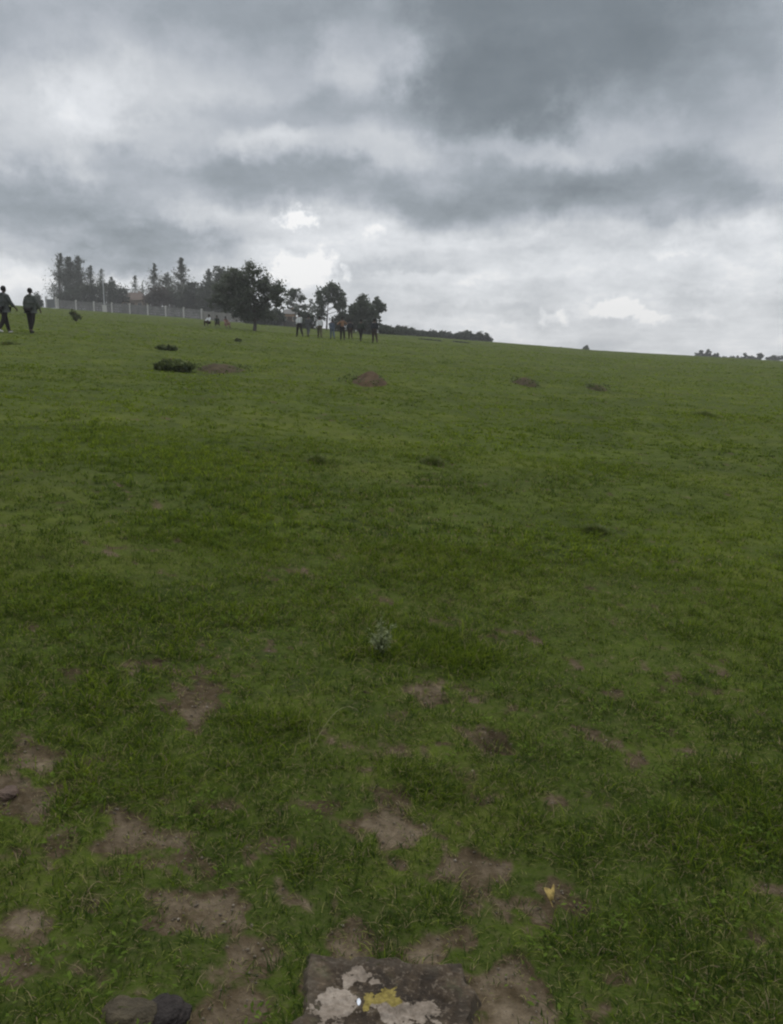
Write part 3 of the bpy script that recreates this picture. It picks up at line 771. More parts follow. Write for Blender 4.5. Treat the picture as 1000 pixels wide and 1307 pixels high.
def person(label, u, Y, height, yaw, top, bottom, legs=(18, 8, -14, 22), arms=((-14, 18), (16, 26)), lean=3, head=(0, 0), hood=False, bag=None, long_top=0, seated=False, shoe=SHOE_D, group=None, hat=None, stocky=1.0, abd=9, skirt=None):
    x, y, z = at_dist(u, Y)
    root = empty('person', (x, y, z), label, 'person', group, rz=yaw)
    D = math.radians; k = height / 1.70
    J, R = {}, {}
    J['pelvis'] = np.array([0, 0, .93]); le = D(-lean)
    def up(h, yy=0): return J['pelvis'] + rotx(np.array([0, yy, h]), le)
    J['waist'] = up(.14); J['chest'] = up(.33); J['collar'] = up(.47); J['neck'] = up(.53)
    hy, hp = D(head[0]), D(head[1])
    def hd(a): return J['neck'] + rotx(np.array([math.sin(hy) * a[1] + math.cos(hy) * a[0], math.cos(hy) * a[1] - math.sin(hy) * a[0], a[2]]), -hp)
    J['jaw'] = hd((0, .022, .055)); J['skull'] = hd((0, .010, .125)); J['crown'] = hd((0, .0, .20))
    R.update(pelvis=(.150 * stocky, .105), waist=(.125 * stocky, .09), chest=(.150 * stocky, .10), collar=(.085, .07), neck=.052, jaw=.062, skull=(.075, .088), crown=(.052, .06))
    J['nose'] = hd((0, .118, .085)); R['nose'] = .012
    BULK = 1 + (stocky - 1) * .5
    E = [('pelvis', 'waist'), ('waist', 'chest'), ('chest', 'collar'), ('collar', 'neck'), ('neck', 'jaw'), ('jaw', 'skull'), ('skull', 'crown'), ('jaw', 'nose')]
    for s, n, a, kn in ((-1, 'l', legs[0], legs[1]), (1, 'r', legs[2], legs[3])):
        h = J['pelvis'] + (s * .092, 0, -.05); J[n + 'hip'] = h
        J[n + 'knee'] = h + rotx(np.array([s * (.012 if not seated else .10), 0, -.43]), D(a))
        J[n + 'ankle'] = J[n + 'knee'] + rotx(np.array([s * .004, 0, -.40]), D(a - kn))
        fa = D(max(-35, (a - kn) * .6))
        J[n + 'toe'] = J[n + 'ankle'] + rotx(np.array([s * .03, .17, -.045]), fa); J[n + 'heel'] = J[n + 'ankle'] + rotx(np.array([0, -.045, -.05]), fa)
        E += [('pelvis', n + 'hip'), (n + 'hip', n + 'knee'), (n + 'knee', n + 'ankle'), (n + 'ankle', n + 'toe'), (n + 'ankle', n + 'heel')]
        R.update({n + 'hip': .090, n + 'knee': .060, n + 'ankle': .042, n + 'toe': (.04, .028), n + 'heel': .035})
    for s, n, (a, el) in ((-1, 'l', arms[0]), (1, 'r', arms[1])):
        sh = J['collar'] + (s * .175, 0, -.045); J[n + 'shoulder'] = sh
        J[n + 'elbow'] = sh + rotx(np.array([s * .28 * math.sin(D(abd)), 0, -.28 * math.cos(D(abd))]), D(a))
        fd = rotx(np.array([s * .03, 0, -1.]), D(a + el)); fd /= np.linalg.norm(fd)
        J[n + 'wrist'] = J[n + 'elbow'] + fd * .245; J[n + 'palm'] = J[n + 'wrist'] + fd * .06
        fwd = rotx(np.array([0, 1., 0]), D(a + el)); inn = np.array([-s, 0, 0])
        E += [('collar', n + 'shoulder'), (n + 'shoulder', n + 'elbow'), (n + 'elbow', n + 'wrist'), (n + 'wrist', n + 'palm')]
        R.update({n + 'shoulder': .068, n + 'elbow': .046, n + 'wrist': .030, n + 'palm': (.036, .024)})
        for q, (off, ln) in enumerate(((.030, .072), (.010, .082), (-.010, .076), (-.028, .060))):
            b0 = J[n + 'palm'] + fwd * off + fd * .030; J[f'{n}f{q}a'] = b0
            J[f'{n}f{q}b'] = b0 + fd * ln * .5 + inn * .008; J[f'{n}f{q}c'] = b0 + fd * ln * .9 + inn * .03
            E += [(n + 'palm', f'{n}f{q}a'), (f'{n}f{q}a', f'{n}f{q}b'), (f'{n}f{q}b', f'{n}f{q}c')]
            R.update({f'{n}f{q}a': .0095, f'{n}f{q}b': .0088, f'{n}f{q}c': .007})
        J[n + 'ta'] = J[n + 'wrist'] + fd * .035 + fwd * .036; J[n + 'tb'] = J[n + 'ta'] + fd * .042 + fwd * .016 + inn * .012
        E += [(n + 'wrist', n + 'ta'), (n + 'ta', n + 'tb')]; R.update({n + 'ta': .011, n + 'tb': .0085})
    low = min(min(J[n + 'toe'][2] - .03, J[n + 'heel'][2] - .034) for n in 'lr')
    if seated: low = min(low, J['pelvis'][2] - .10)
    J = {a: (b - (0, 0, low)) * k for a, b in J.items()}
    R = {a: tuple(c * k for c in b) if isinstance(b, tuple) else b * k for a, b in R.items()}
    skin_mesh('body', J, E, R, 'pelvis', SKIN, root, 2)
    def sub(keys, grow, extra=None):
        jj = {q: J[q] for q in keys}; ee = [(a, b) for a, b in E if a in jj and b in jj]
        rr = {q: tuple(c + grow * k for c in (R[q] if isinstance(R[q], tuple) else (R[q], R[q]))) for q in keys}
        return jj, ee, rr
    kt = ['pelvis', 'waist', 'chest', 'collar', 'lshoulder', 'lelbow', 'lwrist', 'rshoulder', 'relbow', 'rwrist']
    jj, ee, rr = sub(kt, .034 if hood or long_top else .020)
    if long_top:
        jj['hem'] = J['pelvis'] + np.array([0, 0, -long_top * k]); ee.append(('pelvis', 'hem')); rr['hem'] = (.16 * k * stocky, .12 * k)
    if hood:
        jj['hoodneck'] = J['neck'] - np.array([0, .03, 0]) * k; ee.append(('collar', 'hoodneck')); rr['hoodneck'] = (.095 * k, .085 * k)
    for n in 'lr': jj[n + 'wrist'] = J[n + 'elbow'] * .1 + J[n + 'wrist'] * .9
    skin_mesh('jacket' if hood else 'shirt', jj, ee, rr, 'pelvis', top, root, 2)
    kb = ['pelvis'] + [n + q for n in 'lr' for q in ('hip', 'knee', 'ankle')]
    jj, ee, rr = sub(kb, .030)
    for n in 'lr': rr[n + 'ankle'] = (.062 * k, .062 * k)
    rr['pelvis'] = (.150 * k * stocky, .115 * k)
    skin_mesh('trousers', jj, ee, rr, 'pelvis', bottom, root, 2)
    for n in 'lr':
        mid = (J[n + 'heel'] + J[n + 'toe']) / 2
        skin_mesh('shoe', {'h': J[n + 'heel'] + (0, 0, .006), 'm': mid + (0, 0, .012 * k), 't': J[n + 'toe']}, [('h', 'm'), ('m', 't')], {'h': .042 * k, 'm': .046 * k, 't': (.046 * k, .034 * k)}, 'm', shoe, root, 1)
    # hair as a cap over the back and top of the skull; ears and eyes on the head
    c = J['skull'] + np.array([0, -.012, .022]) * k
    bm = bmesh.new(); bmesh.ops.create_uvsphere(bm, u_segments=18, v_segments=12, radius=1)
    bmesh.ops.delete(bm, geom=[w for w in bm.verts if w.co.z < -.82 or (w.co.y > .62 and w.co.z < .35)], context='VERTS')
    for w in bm.verts: w.co = Vector(c) + Vector((w.co.x * .092, w.co.y * .106, w.co.z * .106)) * k * (1 + .05 * random.random())
    bm_obj('hair' if hat is None else 'cap', bm, HAIR if hat is None else hat, root, True)
    fw = (J['nose'] - J['jaw']); fw = fw / np.linalg.norm(fw); sd = np.cross(fw, [0, 0, 1]); sd /= np.linalg.norm(sd)
    for s in (-1, 1):
        bm = bmesh.new(); bmesh.ops.create_icosphere(bm, subdivisions=2, radius=.011 * k)
        bmesh.ops.translate(bm, verts=bm.verts, vec=Vector(J['skull'] - np.array([0, 0, .012]) * k + fw * .083 * k + sd * s * .030 * k)); bm_obj('eye', bm, HAIR, root, True)
        bm = bmesh.new(); bmesh.ops.create_icosphere(bm, subdivisions=2, radius=1)
        for w in bm.verts: w.co = Vector((w.co.x * .010, w.co.y * .020, w.co.z * .032)) * k
        bmesh.ops.translate(bm, verts=bm.verts, vec=Vector(J['skull'] - np.array([0, 0, .03]) * k + sd * s * .080 * k)); bm_obj('ear', bm, SKIN, root, True)
    if hood:
        b0 = J['collar'] + np.array([0, -.10, -.01]) * k
        skin_mesh('hood', {'a': b0 + np.array([-.08, .03, .03]) * k, 'b': b0 + np.array([0, -.015, 0]) * k, 'c': b0 + np.array([.08, .03, .03]) * k}, [('a', 'b'), ('b', 'c')], {'a': .045 * k, 'b': .06 * k, 'c': .045 * k}, 'b', top, root, 2)
    if bag is not None:
        bm = bmesh.new(); cc = J['chest'] + np.array([0, -.19, .0]) * k
        box_bm(bm, Vector(cc), (.30 * k, .15 * k, .42 * k)); bmesh.ops.bevel(bm, geom=bm.edges[:], offset=.05 * k, segments=3, affect='EDGES')
        b = bm_obj('backpack', bm, bag, None, True); b.location = root.location; b.rotation_euler = root.rotation_euler
        tag(b, 'dark backpack worn by ' + label.split(',')[0], 'backpack')
    return root

GW_ = 'people walking away across the grass'
person('person in dark jacket and black trousers striding, partly cut by the picture edge', 7.5, 32.5, 1.70, .55 - 1.1, JACKET, BLACK, (18, 4, -14, 20), ((-18, 20), (20, 26)), 4, (0, 4), True, None, .05, group=GW_, shoe=SHOE_W, stocky=1.38, abd=11)
person('person in slate hooded jacket and black trousers, walking alone beside the striding one', 41.5, 33.5, 1.66, -.25, GREEN, BLACK, (7, 4, -8, 16), ((-8, 30), (14, 18)), 3, (-15, 6), True, None, .06, group=GW_, stocky=1.42, abd=15)
GP = 'walking group in front of the trees'
P_ = [('person in bright white shirt and dark trousers, head of the walking group', 382.5, 62, 1.66, .5, WHITE, BLACK, (17, 6, -15, 20), ((-14, 14), (16, 24)), {}),
      ('person in grey clothes walking behind the white-shirted leader', 394, 64.5, 1.54, -.5, GREY, GREY, (8, 4, -10, 14), ((-10, 12), (10, 18)), {'long_top': .12}),
      ('person in short white top and khaki trousers, in the walking group', 408.5, 62.5, 1.55, .1, WHITE, KHAKI, (20, 8, -16, 22), ((-16, 14), (18, 26)), {}),
      ('shorter person in blue-grey clothes amid the walking group', 424.5, 62, 1.40, .4, BLUEG, BLUEG, (8, 6, -8, 14), ((-8, 12), (8, 18)), {}),
      ('person in orange top with a bent arm, dark trousers, in the walking group', 437.5, 60.5, 1.58, .2, ORNG, BLACK, (6, 4, -8, 10), ((12, 95), (20, 100)), {'abd': 30}),
      ('person in dark clothes farther back, just past the orange top', 447.5, 66, 1.45, .2, DARKB, BROWN, (8, 4, -8, 14), ((-8, 12), (8, 18)), {}),
      ('person in dark green top below the dense dome-shaped tree', 461, 62, 1.52, -.6, DGREEN, BLACK, (12, 6, -10, 14), ((-10, 12), (10, 26)), {'stocky': 1.08}),
      ('tall person in dark clothes at the tail of the walking group', 478.5, 60.5, 1.62, .35, DARKB, BROWN, (7, 4, -9, 14), ((-8, 12), (8, 16)), {'long_top': .10, 'stocky': 1.1})]
for lab, u, Y, h, yaw, tp, bt, lg, ar, kw in P_:
    person(lab, u, Y, h, yaw, tp, bt, lg, ar, 3, group=GP, **kw)
GS_ = 'people sitting on the grass by the lone tree'
for lab, u, Y, h, yaw, tp, bt in (('person in white top sitting on the grass', 267, 76, 1.5, 2.6, WHITE, BROWN),
                                  ('person in dark top sitting between the white and pink tops', 277.5, 77, 1.45, 3.4, DGREEN, KHAKI),
                                  ('person in faded pink top sitting on the grass nearest the lone tree', 289, 76, 1.45, 3.9, PINK, PINK)):
    person(lab, u, Y, h, yaw, tp, bt, (112, 118, 108, 112), ((30, 50), (34, 46)), -6, seated=True, group=GS_)

# ------------------------------------------------------------------ mounds and shrubs in the field
def patch_mesh(name, label, cat, u, v, ru, rv, h, mat, group=None, seed=0):
    """low uneven soil mound draped on the ground"""
    gx, gy = ground_px(u, v); gx0, gy0 = ground_px(u, v + rv); rad = ru / F * math.hypot(gx, gy)
    ry = max(rad * .45, abs(gy - gy0))
    n, m = 20, 44; V = []
    for i in range(n + 1):
        for k in range(m):
            a = 2 * math.pi * k / m; f = i / n
            rr = f * (1 + .35 * (float(vnoise(math.cos(a) * 1.5 + seed, math.sin(a) * 1.5, seed)) - .5))
            x, y = gx + math.cos(a) * rad * rr, gy + math.sin(a) * ry * rr
            z = float(hz(x, y)) + h * (1 - f * f) ** 1.3 * (.35 + 1.3 * float(fbm(x * 2.2, y * 2.2, seed + 5, 4))) - .02 * f - .012
            V.append((x, y, z))
    o = np.array([gx, gy, float(hz(gx, gy))]); V = np.array(V) - o
    Q = [(i * m + k, i * m + (k + 1) % m, (i + 1) * m + (k + 1) % m, (i + 1) * m + k) for i in range(n) for k in range(m)]
    root = mesh_np(name, V, np.array(Q)[:, ::-1], mat, None, smooth=True); root.location = o
    tag(root, label, cat, group); return root, o, rad, ry

MOUND = mat_simple('dug_earth', (.056, .044, .027, 1), 1, .45, 3, .9, .05)
MOUND_R = mat_simple('reddish_dug_earth', (.066, .046, .028, 1), 1, .45, 3, .9, .05)
SHRUB = mat_leaf('low_shrub_leaves', (.042, .058, .018, 1), (.120, .150, .044, 1), .4, (.17, .14, .08, 1))
def weeds(root, o, rad, ry, n, hh, leafs, lo=0., hi=1.0, cx=0., name='weed_tuft'):
    a = RNG.uniform(0, 6.283, n); r = np.sqrt(RNG.random(n)) * hi
    x = o[0] + rad * (cx + r * np.cos(a)); y = o[1] + ry * r * np.sin(a)
    cl = fbm(x * 2.5, y * 2.5, 131, 3); k = cl > .42
    x, y, cl = x[k], y[k], cl[k]
    z = hz(x, y) + RNG.random(len(x)) ** 1.2 * hh * (.4 + 1.3 * cl)
    v, q, t = leaf_cloud(np.stack([x, y, z], 1) - o, leafs, np.clip(RNG.normal(.42, .18, len(x)), 0, 1))
    return tag(mesh_np(name, v, q, SHRUB, root, {'tone': t}), kind='stuff')

GM = 'earth mounds on the grass'
b = bush('field_shrub', 'low dark green shrub clump beside a bare earth mound on the grass', 'shrub', 220, ground_px(222, 472)[1],
         [(218,466,15,4.5),(203,468,9,2.5),(236,468,12,3.5),(226,470,18,2.5),(212,463,6,3)], SHRUB, .045, 1900, 'low shrubs on the open grass', .3)
rt, o, rad, ry = patch_mesh('earth_mound', 'brown earth mound beside the low dark shrub clump', 'mound', 280, 472, 32, 6, .16, MOUND, GM, 3); weeds(rt, o, rad, ry, 420, .10, .03, 0, 1.25)
rt, o, rad, ry = patch_mesh('earth_mound', 'reddish-brown earth mound with a few weeds, alone mid-field', 'mound', 470, 489, 26, 6, .26, MOUND_R, GM, 5); weeds(rt, o, rad, ry, 420, .14, .03, 0, 1.1, -.3)
rt, o, rad, ry = patch_mesh('earth_mound', 'dark weedy mound out on the emptier side of the field', 'mound', 672, 490, 18, 4, .16, MOUND, GM, 9); weeds(rt, o, rad, ry, 500, .16, .035)
rt, o, rad, ry = patch_mesh('earth_mound', 'flat dark brown mound farthest out on the emptier side', 'mound', 762, 497, 13, 2.6, .14, MOUND, GM, 13); weeds(rt, o, rad, ry, 300, .12, .035)
GB = 'low shrubs on the open grass'
bush('field_shrub', 'small dark leaning shrub on the grass below the pole', 'shrub', 97, ground_px(97, 409)[1], [(93,400,3,4),(98,404,5,3),(96,402,3,3)], SHRUB, .08, 600, GB, .25)
bush('field_shrub', 'flat dark shrub just above the mound and shrub clump', 'shrub', 216, ground_px(216, 447)[1], [(212,443.5,9,2),(222,444.5,7,1.6)], SHRUB, .055, 450, GB, .3)
bush('field_shrub', 'tiny dark shrub on the grass past the lone tree', 'shrub', 304, ground_px(304, 436)[1], [(304,434,4,1.6)], SHRUB, .05, 200, GB, .3)
TUSS = mat_leaf('dark_tussock_blades', (.030, .046, .010, 1), (.110, .150, .022, 1), .38, (.19, .165, .09, 1))
def tussock(label, u, v, ru, rv, h, n):
    gx, gy = ground_px(u, v); rad = ru / F * math.hypot(gx, gy); o = np.array([gx, gy, float(hz(gx, gy))])
    ry = max(rad * .5, abs(ground_px(u, v + rv)[1] - gy))
    a = RNG.uniform(0, 6.283, n); r = np.clip(np.abs(RNG.normal(0, .5, n)), 0, 1.1)
    x = gx + rad * r * np.cos(a); y = gy + ry * r * np.sin(a)
    k = fbm(x / rad * 2.2, y / rad * 2.2, 171, 3) > .12; x, y, r, a = x[k], y[k], r[k], a[k]; m = len(x)
    ob = blades_mesh('grass_tussock', x, y, h * np.exp(-r * .6) * RNG.uniform(.5, 1.2, m), h * .09 * RNG.uniform(.6, 1.3, m), np.clip(RNG.normal(.8, .4, m), .1, 1.6), a + RNG.normal(0, .8, m), np.where(RNG.random(m) < .08, .95, np.clip(RNG.normal(.62, .2, m), 0, .82)), TUSS)
    ob.data.transform(Matrix.Translation(-Vector(o))); ob.location = o
    tag(ob, label, 'tussock', 'dark tussocks in the pasture')
tussock('small dark tussock by the feet of the two jacketed walkers', 11, 438, 8, 2, .16, 500)
tussock('dark grassy tussock in the very middle of the pasture', 552, 590, 14, 4, .11, 700)
tussock('dark grassy tussock level with the middle one, towards the fence side', 404, 588, 12, 4, .10, 600)
tussock('broad low tussock out past the middle one, on the emptier side', 760, 676, 18, 5, .085, 900)
tussock('thin dark tussock well below the far skyline trees', 900, 532, 11, 3, .12, 1100)

# pale downy plant
def downy_plant():
    gx, gy = ground_px(487, 836); o = np.array([gx, gy, float(hz(gx, gy))])
    root = empty('downy_weed', o, 'pale silvery downy weed standing alone in the green grass', 'plant')
    PALE = mat_leaf('silvery_down', (.11, .14, .055, 1), (.34, .37, .20, 1), .35)
    P, tn = [], []
    T = Tubes()
    for k in range(16):
        a = RNG.uniform(0, 6.28); L = RNG.uniform(.07, .17); s = RNG.uniform(.15, .7)
        e = np.array([math.cos(a) * L * s, math.sin(a) * L * s, L])
        if k == 0: e = np.array([.0, 0, .20])
        T.add([(0, 0, -.02), e * .5 * np.array([.7, .7, 1.1]), e], [.003, .0022, .001], 4)
        m = 34; f = RNG.uniform(.25, 1.05, m)[:, None]
        P.append(e * f + RNG.normal(0, .010, (m, 3))); tn.append(np.clip(RNG.normal(.5, .2, m), 0, 1))
    T.build('stem', PALE, root)
    v, q, t = leaf_cloud(np.concatenate(P), .008, np.concatenate(tn), .35); mesh_np('leaves', v, q, PALE, root, {'tone': t})
downy_plant()

# fallen yellow leaf: two halves folded up along the midrib
def yellow_leaf():
    gx, gy = ground_px(703, 1150); bm = bmesh.new(); n = 8
    L, W = .040, .0095; rows = []
    for i in range(n + 1):
        f = i / n; w = W * math.sin(math.pi * min(1, f * .93 + .04)) ** .8; c = .006 * math.sin(f * 3.1)
        rows.append([bm.verts.new((-w * 1.1, f * L, w * 1.0 + c)), bm.verts.new((0, f * L, c)), bm.verts.new((w * 1.1, f * L, w * .9 + c))])
    for i in range(n):
        for k in range(2): bm.faces.new((rows[i][k], rows[i][k + 1], rows[i + 1][k + 1], rows[i + 1][k]))
    m = mat_simple('yellow_dead_leaf', (.27, .20, .065, 1), .9, .5, 60, .2)
    root = empty('fallen_leaf', (gx, gy, float(hz(gx, gy)) + .012), 'small folded yellow leaf lying on the grass by bare earth', 'leaf', rz=.35)
    root.rotation_euler.x = .55
    o = bm_obj('blade', bm, m, root, True); sm = o.modifiers.new('s', 'SOLIDIFY'); sm.thickness = .0008
    bm = bmesh.new(); rows = []
    for i in range(n + 1):
        f = i / n; w = W * .8 * math.sin(math.pi * min(1, f * .9 + .06)); rows.append([bm.verts.new((-w + .018 * f + .004, f * L * .95, .004 + .012 * f)), bm.verts.new((w * .6 + .018 * f + .004, f * L * .95, .010 + .010 * f))])
    for i in range(n): bm.faces.new((rows[i][0], rows[i][1], rows[i + 1][1], rows[i + 1][0]))
    o = bm_obj('blade', bm, m, root, True); sm = o.modifiers.new('s', 'SOLIDIFY'); sm.thickness = .0008
    T = Tubes(); T.add([(0, -.016, .0), (0, 0, .001), (0, L, .004)], [.0012, .001, .0005], 5); T.build('midrib', m, root)
yellow_leaf()

# dry bent grass stalk
def dry_stalk():
    gx, gy = ground_px(398, 955); o = np.array([gx, gy, float(hz(gx, gy))])
    root = empty('dry_stalk', o, 'thin straw-coloured stalk arching over the grass', 'stalk')
    m = mat_simple('straw', (.22, .22, .10, 1), .8, .2, 40)
    T = Tubes(); pts = [np.array([.17 * f, .0 + .03 * f, .155 * math.sin(f * 2.05)]) for f in np.linspace(0, 1, 14)]
    T.add(pts, np.linspace(.0016, .0006, 14), 5); T.build('stem', m, root)
    T = Tubes(); T.add([(0, 0, 0), (-.012, .01, .08), (.01, .0, .14)], [.002, .0016, .0005], 4); T.build('side_stem', m, root)
dry_stalk()

# ------------------------------------------------------------------ half-buried slab with peeling paint, and stones
def slab():
    P = [ground_px(*q) for q in ((392, 1214), (606, 1222), (640, 1400), (352, 1400))]
    c = np.mean(np.array(P), 0); cz = float(hz_base(c[0], c[1])) + .012
    N = 220; V = np.empty((N, N, 3)); s = np.linspace(0, 1, N)
    A, B = np.meshgrid(s, s, indexing='ij')     # A across, B towards the camera
    P = np.array(P)
    xy = (P[0] * ((1-A)*(1-B))[..., None] + P[1] * (A*(1-B))[..., None] + P[2] * (A*B)[..., None] + P[3] * ((1-A)*B)[..., None])
    e = np.minimum(np.minimum(A, 1 - A), np.minimum(B, 1 - B))
    jag = .085 * (fbm(xy[..., 0] * 14, xy[..., 1] * 14, 141, 3) - .5) * sstep(.2, 0, e)
    xy = xy + jag[..., None] * (xy - c) * 6
    edge = sstep(0, .07, e + .03 * (fbm(xy[..., 0] * 20, xy[..., 1] * 20, 143, 3) - .5))
    z = hz_base(xy[..., 0], xy[..., 1]) - .054 + .054 * edge + .030 * (fbm(xy[..., 0] * 9, xy[..., 1] * 9, 145, 5) - .5) + .013 * (fbm(xy[..., 0] * 45, xy[..., 1] * 45, 147, 3) - .5)
    u, v, _ = project(xy[..., 0], xy[..., 1], z)
    # flakes of old pale and yellow paint, slightly proud; one small white spot
    w1 = (fbm(xy[..., 0] * 26, xy[..., 1] * 26, 151, 5) - .5); w2 = (fbm(xy[..., 0] * 26 + 9, xy[..., 1] * 26, 153, 5) - .5)
    ho = fbm(xy[..., 0] * 60, xy[..., 1] * 60, 157, 4) - .5
    def m(lst, amp):
        t = np.full(u.shape, -9.)
        for (a, b, ru, rv) in lst: t = np.maximum(t, 1 - np.hypot((u - a) / ru + w1 * amp, (v - b) / rv + w2 * amp))
        return t
    pale = m([(425,1281,25,18),(441,1270,18,16),(458,1240,12,9),(447,1250,12,10),(462,1248,20,7),(480,1254,9,4),(420,1295,24,12),(502,1288,32,12),(528,1290,30,8),(520,1300,34,9),(540,1284,14,6),(430,1320,40,14),(560,1340,30,16)], 2.3) + 1.1 * np.minimum(ho, .12)
    pale = pale - .9 * np.exp(-(((u - 462) / 12) ** 2 + ((v - 1262) / 9) ** 2)) - .6 * np.exp(-(((u - 447) / 18) ** 2 + ((v - 1303) / 6) ** 2))
    yel = m([(470,1278,7,11),(495,1272,14,10),(484,1277,9,7),(506,1278,8,7),(467,1286,6,6)], 1.5) + .5 * ho
    whi = m([(458,1279,3,5)], .8)
    o = np.array([c[0], c[1], cz])
    idx = np.arange(N * N).reshape(N, N)
    Q = np.stack([idx[:-1, :-1], idx[1:, :-1], idx[1:, 1:], idx[:-1, 1:]], -1).reshape(-1, 4)
    mt, t, b = material('weathered_slab_with_old_paint')
    Ob = t.coord()
    n1 = t.noise(Ob, 26, 6, .7); n2 = t.noise(Ob, 90, 4, .6); n3 = t.noise(Ob, 6, 4, .6)
    stone = t.ramp(t.math('ADD', t.math('MULTIPLY', n1, .55), t.math('MULTIPLY', n3, .45)), [(.38, (.010, .0065, .0035, 1)), (.5, (.031, .021, .012, 1)), (.58, (.060, .043, .026, 1)), (.66, (.14, .105, .068, 1))])
    stone = t.mix(t.range(n2, .54, .66, 0, .7), stone, (.13, .105, .078, 1))
    stone = t.mix(t.range(t.noise(Ob, 14, 5, .7), .55, .7, 0, .45), stone, (.055, .062, .030, 1))
    stone = t.mix(t.range(t.math('ADD', t.attr('rim'), t.math('MULTIPLY', t.math('SUBTRACT', n1, .5), .5)), .0, .16, .8, 0.), stone, t.ramp(n3, [(.35, (.030, .023, .015, 1)), (.65, (.10, .082, .058, 1))]))
    chip = t.math('MULTIPLY', t.math('SUBTRACT', n1, .5), 1.1)
    fl = t.math('SUBTRACT', t.noise(Ob, 60, 4, .65), .5)
    pm = t.math('MULTIPLY', t.range(t.math('ADD', t.math('ADD', t.attr('pale'), chip), t.math('MULTIPLY', fl, 1.6)), .02, .16), .92); ym = t.range(t.math('ADD', t.attr('yellow'), t.math('MULTIPLY', fl, 1.8)), 0., .2); wm = t.range(t.attr('white'), 0., .3)
    pc = t.ramp(t.math('ADD', t.math('MULTIPLY', n3, .6), t.math('MULTIPLY', n2, .4)), [(.38, (.13, .105, .080, 1)), (.5, (.215, .178, .142, 1)), (.62, (.31, .268, .222, 1))])
    yc = t.ramp(n2, [(.35, (.12, .092, .022, 1)), (.65, (.25, .20, .05, 1))])
    cc = t.mix(pm, stone, pc); cc = t.mix(ym, cc, yc); cc = t.mix(wm, cc, (.62, .66, .72, 1))
    t.put(b.inputs['Base Color'], cc); b.inputs['Roughness'].default_value = .8; b.inputs['Specular IOR Level'].default_value = .25
    bn = t.new('ShaderNodeBump'); bn.inputs['Strength'].default_value = .9; bn.inputs['Distance'].default_value = .006
    hgt = t.math('ADD', t.math('ADD', n1, t.math('MULTIPLY', n2, .5)), t.math('MULTIPLY', pm, .15))
    t.put(bn.inputs['Height'], hgt); t.put(b.inputs['Normal'], bn.outputs[0])
    ob = mesh_np('stone_slab', np.concatenate([xy, z[..., None]], -1).reshape(-1, 3) - o, Q, mt, None, {'pale': pale.ravel(), 'yellow': yel.ravel(), 'white': whi.ravel(), 'rim': e.ravel()}, smooth=True)
    if ob.data.polygons[N * 60].normal.z < 0: ob.data.flip_normals()
    ob.location = o
    tag(ob, 'half-buried dark slab with flaking pale and yellow paint in bare earth', 'slab')
slab()

def stone(label, u, v, r, zs, col, seed):
    gx, gy = ground_px(u, v); bm = bmesh.new()
    bmesh.ops.create_icosphere(bm, subdivisions=5, radius=1)
    for w in bm.verts:
        p = w.co.copy()
        n = float(fbm(p.x * 1.1 + seed, p.y * 1.1 + p.z * 1.7, seed, 3)) - .5; n2 = float(fbm(p.x * 5 + seed, p.y * 5 + p.z * 6, seed + 3, 3)) - .5
        q = p * (1 + .75 * n + .12 * n2); w.co = (q.x * r, q.y * r * .8, min(q.z, .75) * r * zs)
    m = mat_simple('field_stone', col, .85, .4, 22, .8)
    o = bm_obj('stone', bm, m, None, True); o.location = (gx, gy, float(hz(gx, gy)) - .3 * r * zs); o.rotation_euler.z = seed
    tag(o, label, 'stone', 'stones lying in the grass and bare earth')
stone('rounded brown stone half sunk in the grass beside a darker stone', 166, 1292, .060, .6, (.062, .050, .030, 1), 3)
stone('dark purplish stone between the brown stone and the slab', 213, 1288, .060, .65, (.024, .019, .017, 1), 8)
stone('small grey-brown stone lying in bare earth, far from the slab', 10, 1008, .036, .6, (.105, .072, .054, 1), 5)

